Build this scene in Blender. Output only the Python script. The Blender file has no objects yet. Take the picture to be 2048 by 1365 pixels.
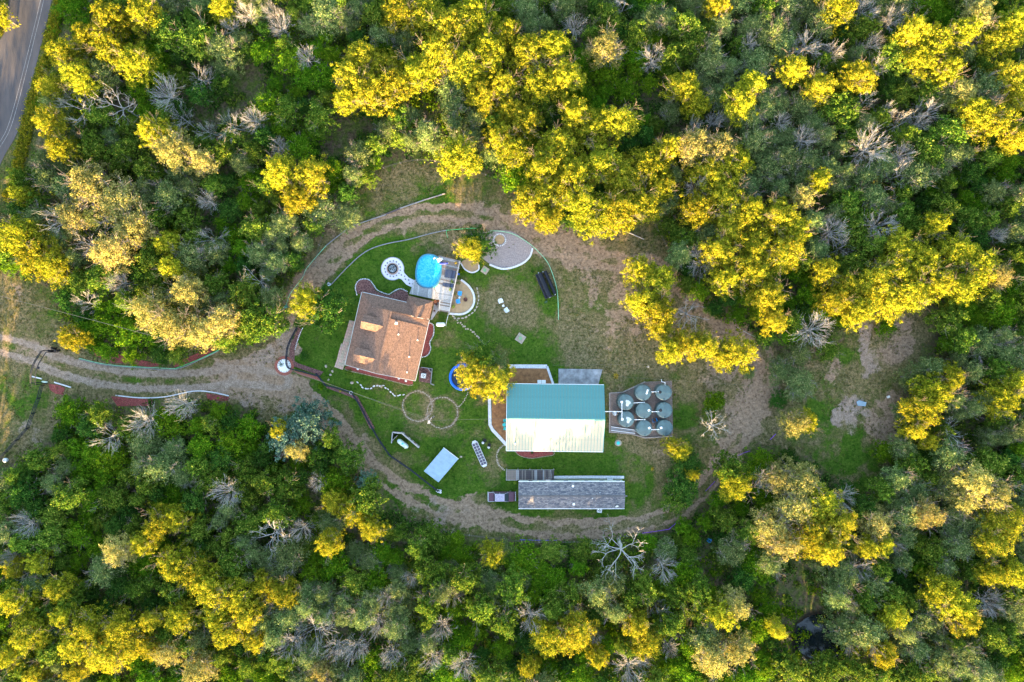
import bpy, math, random
import numpy as np
from mathutils import Vector, Matrix

# ------------------------------------------------------------------ camera, sky, sun, exposure
S = bpy.context.scene
COL = S.collection
CAMH = 136.533                       # flying height: ground covers 204.8 m across the frame
cam_d = bpy.data.cameras.new('camera'); cam = bpy.data.objects.new('camera', cam_d); COL.objects.link(cam)
cam.location = (0, 0, CAMH); cam_d.lens = 24; cam_d.sensor_width = 36; cam_d.clip_end = 2000; cam_d.clip_start = 1
S.camera = cam
SUN_EL, SUN_AZ = math.radians(7.4), math.radians(185.5)     # compass bearing of the sun (clockwise from +Y)
w = bpy.data.worlds.new('World'); S.world = w; w.use_nodes = True
nt = w.node_tree; bg = nt.nodes['Background']; sky = nt.nodes.new('ShaderNodeTexSky')
sky.sky_type = 'NISHITA'; sky.sun_disc = False; sky.sun_elevation = SUN_EL; sky.sun_rotation = SUN_AZ
sky.dust_density = 1.8; sky.ozone_density = 1.0
nt.links.new(sky.outputs[0], bg.inputs[0]); bg.inputs[1].default_value = 0.15
sd = bpy.data.lights.new('sun', 'SUN'); sd.energy = 4.4; sd.angle = math.radians(0.6); sd.color = (1.0, 0.66, 0.27)
sun = bpy.data.objects.new('sun', sd); COL.objects.link(sun)
sdir = Vector((math.sin(SUN_AZ) * math.cos(SUN_EL), math.cos(SUN_AZ) * math.cos(SUN_EL), math.sin(SUN_EL)))
sun.rotation_euler = sdir.to_track_quat('Z', 'Y').to_euler(); sun.location = (0, 0, 60)
S.view_settings.view_transform = 'Standard'; S.view_settings.look = 'None'
S.view_settings.exposure = 3.64; S.view_settings.gamma = 1; S.view_settings.use_curve_mapping = False
S.cycles.max_bounces = 5; S.cycles.diffuse_bounces = 3; S.cycles.transmission_bounces = 4

rnd = random.Random(7)
RS = np.random.RandomState(11)

# ------------------------------------------------------------------ helpers
def W(px, py, z=0.0):
    """point of the place seen at photo position (2048 wide) at height z"""
    k = 0.1 * (CAMH - z) / CAMH
    return ((px - 1024) * k, (682.5 - py) * k, z)
def WL(pts, z=0.0): return [W(p[0], p[1], z) for p in pts]

def tag(o, label=None, cat=None, group=None, kind=None):
    if label: o['label'] = label
    if cat: o['category'] = cat
    if group: o['group'] = group
    if kind: o['kind'] = kind
    return o
def thing(name, label, cat, loc=(0, 0, 0), rz=0.0, group=None):
    o = bpy.data.objects.new(name, None); COL.objects.link(o); o.empty_display_size = 0.3
    o.location = loc; o.rotation_euler = (0, 0, rz)
    return tag(o, label, cat, group)
def link_mesh(name, me, parent=None, loc=(0, 0, 0), rot=(0, 0, 0), scale=(1, 1, 1)):
    o = bpy.data.objects.new(name, me); COL.objects.link(o); o.location = loc; o.rotation_euler = rot; o.scale = scale
    if parent: o.parent = parent
    return o
def copy_tree(o, parent=None):
    c = o.copy(); COL.objects.link(c); c.parent = parent
    for ch in list(o.children): copy_tree(ch, c)
    return c

class MB:
    """collects verts / faces for one mesh object"""
    def __init__(s): s.v = []; s.f = []; s.smooth = False
    def add(s, vs, fs):
        b = len(s.v); s.v += [tuple(p) for p in vs]; s.f += [tuple(i + b for i in f) for f in fs]; return s
    def box(s, c, d, rz=0.0, tilt=None):
        x, y, z = d[0] / 2, d[1] / 2, d[2] / 2
        vs = [Vector((a * x, b * y, e * z)) for e in (-1, 1) for a, b in ((-1, -1), (1, -1), (1, 1), (-1, 1))]
        m = Matrix.Rotation(rz, 3, 'Z')
        if tilt: m = m @ Matrix.Rotation(tilt[1], 3, tilt[0])
        c = Vector(c)
        return s.add([m @ v + c for v in vs], [(3, 2, 1, 0), (4, 5, 6, 7), (0, 1, 5, 4), (1, 2, 6, 5), (2, 3, 7, 6), (3, 0, 4, 7)])
    def prism(s, poly, z0, z1):
        n = len(poly)
        a = sum(poly[i][0] * poly[(i + 1) % n][1] - poly[(i + 1) % n][0] * poly[i][1] for i in range(n))
        if a < 0: poly = poly[::-1]
        vs = [(p[0], p[1], z0) for p in poly] + [(p[0], p[1], z1) for p in poly]
        fs = [tuple(range(n, 2 * n)), tuple(range(n - 1, -1, -1))] + [(i, (i + 1) % n, n + (i + 1) % n, n + i) for i in range(n)]
        return s.add(vs, fs)
    def slab(s, pts, t):
        """polygon in space given counter-clockwise from above, thickness t downwards"""
        n = len(pts); vs = [tuple(p) for p in pts] + [(p[0], p[1], p[2] - t) for p in pts]
        fs = [tuple(range(n)), tuple(range(2 * n - 1, n - 1, -1))] + [(i, n + i, n + (i + 1) % n, (i + 1) % n) for i in range(n)]
        return s.add(vs, fs)
    def tube(s, pts, r, n=6, cap=True):
        pts = [Vector(p) for p in pts]; k = len(pts); rs = r if isinstance(r, (list, tuple)) else [r] * k
        vs = []; prev = None
        for i, p in enumerate(pts):
            d = (pts[min(i + 1, k - 1)] - pts[max(i - 1, 0)])
            d = d.normalized() if d.length > 1e-6 else Vector((0, 0, 1))
            if prev is None: a = d.orthogonal().normalized()
            else:
                a = prev - d * prev.dot(d); a = a.normalized() if a.length > 1e-5 else d.orthogonal().normalized()
            prev = a; b = d.cross(a)
            for j in range(n):
                t = 2 * math.pi * j / n; vs.append(p + (a * math.cos(t) + b * math.sin(t)) * rs[i])
        fs = [(i * n + j, i * n + (j + 1) % n, (i + 1) * n + (j + 1) % n, (i + 1) * n + j) for i in range(k - 1) for j in range(n)]
        if cap: fs += [tuple(range(n - 1, -1, -1)), tuple(range((k - 1) * n, k * n))]
        return s.add(vs, fs)
    def lathe(s, prof, c=(0, 0, 0), n=24, sx=1.0, sy=1.0, rz=0.0):
        """profile of (radius, z) pairs turned round a vertical axis"""
        vs = []; k = len(prof); cr, sr = math.cos(rz), math.sin(rz)
        for r, z in prof:
            for j in range(n):
                t = 2 * math.pi * j / n; x, y = r * math.cos(t) * sx, r * math.sin(t) * sy
                vs.append((c[0] + x * cr - y * sr, c[1] + x * sr + y * cr, c[2] + z))
        fs = [(i * n + j, i * n + (j + 1) % n, (i + 1) * n + (j + 1) % n, (i + 1) * n + j) for i in range(k - 1) for j in range(n)]
        if prof[-1][0] > 1e-6: fs.append(tuple(range((k - 1) * n, k * n)))
        if prof[0][0] > 1e-6: fs.append(tuple(range(n - 1, -1, -1)))
        return s.add(vs, fs)
    def strip(s, pts, wd, z0, z1):
        """ribbon of width wd along a ground polyline, as a low solid"""
        L = offset_line(pts, wd / 2); R = offset_line(pts, -wd / 2)
        n = len(pts)
        vs = [(p[0], p[1], z1) for p in L] + [(p[0], p[1], z1) for p in R] + [(p[0], p[1], z0) for p in L] + [(p[0], p[1], z0) for p in R]
        fs = []
        for i in range(n - 1):
            fs += [(n + i, n + i + 1, i + 1, i), (i, i + 1, 2 * n + i + 1, 2 * n + i), (3 * n + i, 3 * n + i + 1, n + i + 1, n + i)]
        fs += [(0, 2 * n, 3 * n, n), (n - 1, 2 * n - 1, 4 * n - 1, 3 * n - 1)]
        return s.add(vs, fs)
    def mesh(s, name, mat=None):
        me = bpy.data.meshes.new(name); me.from_pydata(s.v, [], s.f)
        if mat: me.materials.append(mat)
        if s.smooth: me.shade_smooth()
        me.update(); return me
    def build(s, name, mat, parent=None, world=True, bevel=0.0):
        me = s.mesh(name, mat)
        if parent is not None and world:      # verts were given in world space
            me.transform(Matrix.LocRotScale(parent.location, parent.rotation_euler, None).inverted())
        o = link_mesh(name, me, parent)
        if bevel:
            b = o.modifiers.new('bevel', 'BEVEL'); b.width = bevel; b.segments = 2; b.limit_method = 'ANGLE'
        return o

def offset_line(pts, d):
    out = []; n = len(pts)
    for i in range(n):
        a = Vector(pts[max(i - 1, 0)][:2]); b = Vector(pts[min(i + 1, n - 1)][:2]); t = (b - a)
        t = t.normalized() if t.length > 1e-6 else Vector((1, 0))
        out.append((pts[i][0] - t.y * d, pts[i][1] + t.x * d))
    return out
def smooth_line(pts, step=6, closed=False):
    """Catmull-Rom through the points"""
    P = [np.array(p[:2], float) for p in pts]; n = len(P); out = []
    rng = range(n) if closed else range(n - 1)
    for i in rng:
        if closed: p0, p1, p2, p3 = P[i - 1], P[i], P[(i + 1) % n], P[(i + 2) % n]
        else: p0, p1, p2, p3 = P[max(i - 1, 0)], P[i], P[i + 1], P[min(i + 2, n - 1)]
        for j in range(step):
            t = j / step
            out.append(tuple(0.5 * ((2 * p1) + (-p0 + p2) * t + (2 * p0 - 5 * p1 + 4 * p2 - p3) * t * t + (-p0 + 3 * p1 - 3 * p2 + p3) * t ** 3)))
    if not closed: out.append(tuple(P[-1]))
    return out
def resample(pts, d):
    out = []; acc = 0.0
    for a, b in zip(pts[:-1], pts[1:]):
        L = math.hypot(b[0] - a[0], b[1] - a[1])
        if L < 1e-9: continue
        t = acc
        while t < L:
            out.append((a[0] + (b[0] - a[0]) * t / L, a[1] + (b[1] - a[1]) * t / L, math.atan2(b[1] - a[1], b[0] - a[0]))); t += d
        acc = t - L
    return out

# ------------------------------------------------------------------ materials
def mat(name, col, rough=0.8, metal=0.0, var=0.25, scale=3.0, col2=None, bump=0.0, bscale=None, spec=0.3, aniso=None, detail=6.0):
    m = bpy.data.materials.new(name); m.use_nodes = True; t = m.node_tree; b = t.nodes['Principled BSDF']
    b.inputs['Roughness'].default_value = rough; b.inputs['Metallic'].default_value = metal
    b.inputs['Specular IOR Level'].default_value = spec
    tc = t.nodes.new('ShaderNodeTexCoord'); mp = t.nodes.new('ShaderNodeMapping'); t.links.new(tc.outputs['Object'], mp.inputs[0])
    if aniso: mp.inputs['Scale'].default_value = aniso
    n = t.nodes.new('ShaderNodeTexNoise'); n.inputs['Scale'].default_value = scale; n.inputs['Detail'].default_value = detail; n.inputs['Roughness'].default_value = 0.65
    t.links.new(mp.outputs[0], n.inputs['Vector'])
    r = t.nodes.new('ShaderNodeValToRGB'); r.color_ramp.elements[0].position = 0.32; r.color_ramp.elements[1].position = 0.68
    c1 = [max(0, c * (1 - var)) for c in col]; c2 = list(col2) if col2 else [min(1, c * (1 + var)) for c in col]
    r.color_ramp.elements[0].color = (*c1, 1); r.color_ramp.elements[1].color = (*c2, 1)
    t.links.new(n.outputs[0], r.inputs[0]); t.links.new(r.outputs[0], b.inputs['Base Color'])
    if bump:
        n2 = t.nodes.new('ShaderNodeTexNoise'); n2.inputs['Scale'].default_value = bscale or scale * 4; n2.inputs['Detail'].default_value = 6
        t.links.new(mp.outputs[0], n2.inputs['Vector'])
        bp = t.nodes.new('ShaderNodeBump'); bp.inputs['Strength'].default_value = bump; bp.inputs['Distance'].default_value = 0.1
        t.links.new(n2.outputs[0], bp.inputs['Height']); t.links.new(bp.outputs[0], b.inputs['Normal'])
    return m
def leaf_mat(name, a, b, c=None, trans=0.3):
    """leaf colour varies leaf by leaf (attribute lf) and tree by tree"""
    m = bpy.data.materials.new(name); m.use_nodes = True; t = m.node_tree; t.nodes.remove(t.nodes['Principled BSDF'])
    at = t.nodes.new('ShaderNodeAttribute'); at.attribute_name = 'lf'
    oi = t.nodes.new('ShaderNodeObjectInfo')
    r = t.nodes.new('ShaderNodeValToRGB'); e = r.color_ramp.elements
    e[0].color = (*a, 1); e[0].position = 0.1; e[1].color = (*b, 1); e[1].position = 0.85
    if c: x = e.new(0.97); x.color = (*c, 1)
    t.links.new(at.outputs['Fac'], r.inputs[0])
    hs = t.nodes.new('ShaderNodeHueSaturation')
    mr = t.nodes.new('ShaderNodeMapRange'); mr.inputs['To Min'].default_value = 0.78; mr.inputs['To Max'].default_value = 1.25
    t.links.new(oi.outputs['Random'], mr.inputs[0]); t.links.new(mr.outputs[0], hs.inputs['Value'])
    m2 = t.nodes.new('ShaderNodeMath'); m2.operation = 'MULTIPLY'; m2.inputs[1].default_value = 7.31
    fr = t.nodes.new('ShaderNodeMath'); fr.operation = 'FRACT'; t.links.new(oi.outputs['Random'], m2.inputs[0]); t.links.new(m2.outputs[0], fr.inputs[0])
    mh = t.nodes.new('ShaderNodeMapRange'); mh.inputs['To Min'].default_value = 0.483; mh.inputs['To Max'].default_value = 0.507
    t.links.new(fr.outputs[0], mh.inputs[0]); t.links.new(mh.outputs[0], hs.inputs['Hue'])
    t.links.new(r.outputs[0], hs.inputs['Color'])
    d = t.nodes.new('ShaderNodeBsdfDiffuse'); tr = t.nodes.new('ShaderNodeBsdfTranslucent'); mx = t.nodes.new('ShaderNodeMixShader')
    mx.inputs[0].default_value = trans
    t.links.new(hs.outputs[0], d.inputs[0]); t.links.new(hs.outputs[0], tr.inputs[0])
    t.links.new(d.outputs[0], mx.inputs[1]); t.links.new(tr.outputs[0], mx.inputs[2]); t.links.new(mx.outputs[0], t.nodes['Material Output'].inputs[0])
    return m
def emis_free(name, col, **k): return mat(name, col, **k)

M = {}
M['white'] = mat('white_paint', (0.612, 0.6205, 0.629), .5, var=.12, scale=2, bump=.1)
M['stone_white'] = mat('white_stone', (0.496, 0.496, 0.528), .85, var=.3, scale=5, bump=.5)
M['stone_tan'] = mat('tan_stone', (0.2976, 0.248, 0.1922), .9, var=.3, scale=4, bump=.5)
M['timber'] = mat('weathered_timber', (.26, .22, .20), .85, var=.35, scale=3, bump=.4, aniso=(1, 1, 6))
M['plank_a'] = mat('grey_plank', (0.2419, 0.2362, 0.2419), .8, var=.22, scale=4, bump=.3)
M['plank_b'] = mat('brown_plank', (0.1637, 0.1339, 0.119), .8, var=.25, scale=4, bump=.3)
M['plank_c'] = mat('pale_plank', (0.3328, 0.3264, 0.3264), .8, var=.18, scale=4, bump=.3)
M['plank_d'] = mat('dark_old_plank', (0.072, 0.0576, 0.0624), .85, var=.35, scale=4, bump=.3)
M['black_metal'] = mat('black_metal', (.005, .006, .013), .42, .0, var=.3, scale=4)
M['steel'] = mat('galvanised_steel', (.45, .47, .5), .4, .8, var=.2, scale=6)
M['rust'] = mat('rusty_steel', (.10, .045, .035), .8, .2, var=.5, scale=6, bump=.4)
M['pvc'] = mat('white_pvc', (.78, .78, .8), .35, var=.05, scale=3)
M['green_plastic'] = mat('green_plastic', (.05, .42, .16), .4, var=.3, scale=1)
M['mint_glow_plastic'] = mat('mint_glow_plastic', (.20, .50, .32), .4, var=.3, scale=1)
M['purple_glow_plastic'] = mat('purple_glow_plastic', (.22, .03, .55), .4, var=.3, scale=1)
M['violet_glow_plastic'] = mat('blue_violet_glow_plastic', (.08, .05, .55), .4, var=.3, scale=1)
M['blue_plastic'] = mat('blue_plastic', (.015, .12, .62), .35, var=.15, scale=3)
M['sky_plastic'] = mat('light_blue_plastic', (.04, .30, .62), .4, var=.2, scale=6)
M['navy'] = mat('navy_fabric', (.020, .035, .075), .85, var=.3, scale=8)
M['teal_paint'] = mat('teal_paint', (.03, .42, .42), .4, var=.1, scale=4)
M['mulch'] = mat('red_mulch', (.22, .035, .035), .95, var=.7, scale=7, bump=1, col2=(.34, .09, .08))
M['mulch_dark'] = mat('purple_brown_mulch', (.11, .035, .04), .95, var=.8, scale=4, bump=1, col2=(.24, .12, .11))
M['soil'] = mat('bare_soil', (.17, .11, .08), .95, var=.45, scale=4, bump=.8)
M['brown_patio'] = mat('brown_patio_aggregate', (0.208, 0.1, 0.044), .9, var=.4, scale=1.4, bump=.5, bscale=14)
M['sand'] = mat('tan_patio_sand', (0.3024, 0.2088, 0.1188), .95, var=.16, scale=1.3, bump=.4, bscale=20)
M['pea'] = mat('grey_pea_gravel', (0.2475, 0.21, 0.21), .95, var=.4, scale=6, bump=1, bscale=16)
M['concrete'] = mat('stained_concrete', (0.238, 0.238, 0.252), .9, var=.45, scale=.7, bump=.2)
M['brick'] = mat('old_brick_paving', (.36, .245, .20), .9, var=.35, scale=3, bump=.5)
M['red_brick'] = mat('red_brick', (.24, .08, .06), .9, var=.4, scale=6, bump=.5)
M['wall_cream'] = mat('cream_siding', (.45, .40, .34), .7, var=.08, scale=2)
M['wall_green'] = mat('pale_green_siding', (.42, .48, .44), .7, var=.08, scale=2)
M['wall_grey'] = mat('grey_metal_siding', (.40, .43, .44), .6, var=.08, scale=2)
M['glass'] = mat('dark_glass', (.02, .03, .04), .08, var=.1, spec=.6)
M['bark'] = mat('grey_bark', (.16, .13, .11), .95, var=.4, scale=4, bump=.6)
M['bark_pale'] = mat('bleached_dead_wood', (.28, .268, .262) if 1 else (0.2852, 0.2604, 0.2542), .9, var=.25, scale=3, bump=.3)
M['bark_tan'] = mat('tan_dead_wood', (0.3, 0.228, 0.168), .9, var=.25, scale=3, bump=.3)
M['bark_dark'] = mat('dark_twigs', (0.154, 0.133, 0.14), .95, var=.3, scale=3)
M['poly_tank'] = mat('green_polyethylene', (.062, .090, .100) if 1 else (0.06, 0.12, 0.12), .38, var=.22, scale=.5, col2=(0.096, 0.16, 0.16), spec=.5)
M['poly_dust'] = mat('dusty_grey_lid', (.42, .45, .48), .6, var=.15, scale=3)
M['rubber'] = mat('black_rubber', (.02, .02, .022), .7, var=.2)
M['car_purple'] = mat('faded_maroon_paint', (.085, .035, .055), .3, .3, var=.2, scale=1.2, spec=.5)
M['car_roof'] = mat('chalky_lilac_roof_paint', (0.315, 0.2775, 0.36), .45, .1, var=.25, scale=3)
M['shed_roof'] = mat('pale_blue_grey_metal_roof', (0.21, 0.294, 0.364), .45, .25, var=.12, scale=.8)
M['propane'] = mat('pale_green_tank_paint', (.38, .47, .42), .4, var=.3, scale=4)
M['asphalt'] = mat('old_asphalt', (.042, .044, .056), .9, var=.25, scale=.25, col2=(.095, .082, .082), bump=.4, bscale=12, aniso=(1, .25, 1))
M['line_paint'] = mat('worn_white_line', (.25, .24, .24), .8, var=.35, scale=2)
M['orange'] = mat('terracotta', (.35, .13, .06), .8, var=.3, scale=5)
M['red_plastic'] = mat('red_plastic', (.5, .02, .05), .4)
M['wire'] = mat('aluminium_wire', (.13, .12, .11), .5, .4, var=.1)

def shingle_mat(name, c1, c2, c3, tab=1.1, course=.30, streak=False):
    m = bpy.data.materials.new(name); m.use_nodes = True; t = m.node_tree; b = t.nodes['Principled BSDF']; b.inputs['Roughness'].default_value = .9
    b.inputs['Specular IOR Level'].default_value = .2
    tc = t.nodes.new('ShaderNodeTexCoord')
    br = t.nodes.new('ShaderNodeTexBrick'); br.inputs['Scale'].default_value = 1; br.inputs['Mortar Size'].default_value = .012
    br.inputs['Brick Width'].default_value = tab; br.inputs['Row Height'].default_value = course; br.offset = .37
    br.inputs['Color1'].default_value = (*c1, 1); br.inputs['Color2'].default_value = (*c2, 1); br.inputs['Mortar'].default_value = (*[x * .55 for x in c1], 1)
    mp = t.nodes.new('ShaderNodeMapping'); t.links.new(tc.outputs['UV'], mp.inputs[0]); t.links.new(mp.outputs[0], br.inputs['Vector'])
    n = t.nodes.new('ShaderNodeTexNoise'); n.inputs['Scale'].default_value = 2.6; n.inputs['Detail'].default_value = 8; n.inputs['Roughness'].default_value = .98
    t.links.new(tc.outputs['Object'], n.inputs[0])
    if streak:
        mp2 = t.nodes.new('ShaderNodeMapping'); mp2.inputs['Scale'].default_value = (.45, 1.5, 1); t.links.new(tc.outputs['UV'], mp2.inputs[0]); t.links.new(mp2.outputs[0], n.inputs['Vector'])
        n.inputs['Scale'].default_value = 2.2; n.inputs['Detail'].default_value = 3; n.inputs['Distortion'].default_value = .6
    r = t.nodes.new('ShaderNodeValToRGB'); r.color_ramp.elements[0].position = .42; r.color_ramp.elements[1].position = .58
    t.links.new(n.outputs[0], r.inputs[0])
    mx = t.nodes.new('ShaderNodeMix'); mx.data_type = 'RGBA'; t.links.new(r.outputs[0], mx.inputs['Factor'])
    t.links.new(br.outputs[0], mx.inputs['A']); mx.inputs['B'].default_value = (*c3, 1)
    t.links.new(mx.outputs['Result'], b.inputs['Base Color'])
    bp = t.nodes.new('ShaderNodeBump'); bp.inputs['Distance'].default_value = .03; bp.inputs['Strength'].default_value = .8; t.links.new(br.outputs['Fac'], bp.inputs['Height']); bp.invert = True
    t.links.new(bp.outputs[0], b.inputs['Normal'])
    return m
M['shingle_brown'] = shingle_mat('brown_asphalt_shingle', (.118, .068, .052), (.054, .034, .029), (.215, .130, .098), tab=.33, course=.15)
M['shingle_grey'] = shingle_mat('grey_asphalt_shingle', (.165, .155, .16), (.24, .22, .225), (.055, .06, .08), tab=.9, course=.28, streak=True)
def uv_planar(me, ax, ay):
    """uv in metres along two directions of the slope"""
    uvl = me.uv_layers.new(name='UVMap'); ax = Vector(ax); ay = Vector(ay)
    for lp in me.loops:
        v = me.vertices[lp.vertex_index].co; uvl.data[lp.index].uv = (v.dot(ax), v.dot(ay))

def panel_mat(name, col, rough, metal, var=.1):
    m = mat(name, col, rough, metal, var=var, scale=.5, spec=.5); return m
M['teal_roof'] = panel_mat('teal_metal_roof', (.072, .185, .172), .42, .1)
M['teal_faded_sunlit'] = panel_mat('faded_sunlit_metal_roof', (.27, .255, .20), .38, .1)  # faded south slope, with warm sunlit cream mixed into its colour
M['teal_dark'] = panel_mat('teal_trim', (.03, .20, .22), .5, .1)

# ------------------------------------------------------------------ noise, polygons in photo pixels
def fbm(x, y, scale, seed, octaves=4):
    out = np.zeros_like(x); amp = 1.0; tot = 0.0; r = np.random.RandomState(seed)
    for o in range(octaves):
        G = r.rand(64, 64); fx = x / scale; fy = y / scale
        ix = np.floor(fx).astype(int); iy = np.floor(fy).astype(int); tx = fx - ix; ty = fy - iy
        tx = tx * tx * (3 - 2 * tx); ty = ty * ty * (3 - 2 * ty)
        g = lambda a, b: G[a % 64, b % 64]
        out += amp * ((g(ix, iy) * (1 - tx) + g(ix + 1, iy) * tx) * (1 - ty) + (g(ix, iy + 1) * (1 - tx) + g(ix + 1, iy + 1) * tx) * ty)
        tot += amp; amp *= .55; scale /= 2.0
    return out / tot
def in_poly(x, y, poly):
    c = np.zeros(x.shape, bool); n = len(poly)
    for i in range(n):
        x1, y1 = poly[i]; x2, y2 = poly[(i + 1) % n]
        if y1 == y2: continue
        cond = ((y1 > y) != (y2 > y)) & (x < (x2 - x1) * (y - y1) / (y2 - y1) + x1); c ^= cond
    return c
def dist_line(x, y, pts):
    d = np.full(x.shape, 1e9)
    for (x1, y1), (x2, y2) in zip(pts[:-1], pts[1:]):
        dx, dy = x2 - x1, y2 - y1; L = dx * dx + dy * dy + 1e-9
        t = np.clip(((x - x1) * dx + (y - y1) * dy) / L, 0, 1)
        d = np.minimum(d, np.hypot(x - x1 - t * dx, y - y1 - t * dy))
    return d
def sd_poly(x, y, poly):
    """signed distance, negative inside"""
    d = dist_line(x, y, list(poly) + [poly[0]]); return np.where(in_poly(x, y, poly), -d, d)
def sm(v, a, b): t = np.clip((v - a) / (b - a), 0, 1); return t * t * (3 - 2 * t)

CLEAR = [(-60, 540), (0, 545), (100, 570), (125, 640), (165, 700), (215, 722), (330, 735), (430, 705), (520, 690), (560, 610), (600, 540), (640, 465), (690, 415), (765, 340),
         (830, 322), (960, 345), (1030, 385), (1050, 440), (1130, 460), (1210, 478), (1290, 430), (1330, 470), (1345, 560), (1430, 640), (1530, 690), (1600, 735), (1680, 690), (1700, 640), (1760, 610),
         (1850, 610), (1870, 650), (1840, 730), (1800, 750), (1790, 900), (1765, 960), (1720, 1000), (1660, 940), (1570, 890), (1500, 880), (1440, 950), (1410, 1010), (1370, 1040), (1300, 1065), (1100, 1082),
         (950, 1075), (870, 1050), (790, 1015), (740, 930), (690, 880), (640, 830), (610, 800), (540, 850), (500, 810), (340, 792), (220, 812), (125, 785), (110, 850), (60, 905), (0, 930), (-60, 940)]
ROAD_L = [(30, -160), (24, -60), (18, 0), (11, 60), (-4, 90), (-20, 160), (-40, 260), (-60, 380)]
ROAD_R = [(122, -160), (114, -60), (104, 0), (85, 80), (70, 140), (52, 210), (33, 270), (5, 320), (-25, 400)]
ROADP = ROAD_L + ROAD_R[::-1]
VERGE = [(104, -160), (160, -160), (122, 0), (100, 60), (90, 130), (60, 200), (78, 260), (72, 330), (40, 370), (30, 440), (-60, 470), (-60, 250)]
GAPS = [((495, 165), 34), ((445, 205), 22), ((390, 225), 18), ((520, 140), 20), ((690, 262), 34), ((660, 290), 26), ((720, 250), 26), ((855, 155), 20), ((870, 230), 20), ((790, 310), 24),
        ((1290, 205), 14), ((590, 255), 20), ((1420, 1130), 22), ((1440, 1160), 22), ((1420, 1090), 20), ((1560, 1180), 26), ((1600, 1200), 30), ((1640, 1170), 26), ((1620, 1235), 26),
        ((1640, 1275), 34), ((1610, 1290), 26), ((1590, 1150), 20), ((1700, 1040), 14), ((1460, 1180), 14), ((1940, 860), 14), ((1930, 780), 12), ((1970, 830), 14), ((120, 560), 14), ((1710, 1310), 12),
        ((1830, 700), 40), ((1860, 660), 20), ((1930, 1160), 10)]
LAWN = smooth_line([(600, 640), (580, 690), (585, 742), (636, 752), (655, 778), (700, 795), (735, 850), (775, 915), (825, 955), (885, 990), (970, 990), (1010, 1022), (1120, 1040), (1262, 1036), (1300, 980), (1300, 930), (1235, 880),
                    (1215, 860), (1216, 770), (1160, 735), (1120, 690), (1112, 600), (1100, 550), (1065, 508), (1010, 515), (930, 500), (850, 478), (775, 488), (715, 515), (660, 565), (630, 590)], 4, True)
DRIVE = smooth_line([(-60, 684), (0, 690), (60, 706), (130, 735), (250, 760), (380, 762), (470, 752), (560, 762)], 6)
TRACK = smooth_line([(560, 655), (585, 612), (640, 545), (700, 487), (770, 446), (870, 425), (960, 433), (1040, 465), (1120, 498), (1200, 520), (1320, 540), (1400, 598), (1470, 660), (1530, 715), (1520, 800), (1475, 880),
                     (1415, 965), (1340, 1030), (1240, 1052), (1100, 1058), (960, 1035), (850, 1003), (760, 950), (705, 890), (650, 825), (600, 780), (560, 765)], 5)
def soft_disc(x, y, cx, cy, r, s=.35): return 1 - sm(np.hypot(x - cx, y - cy), r * (1 - s), r * (1 + s))

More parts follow.
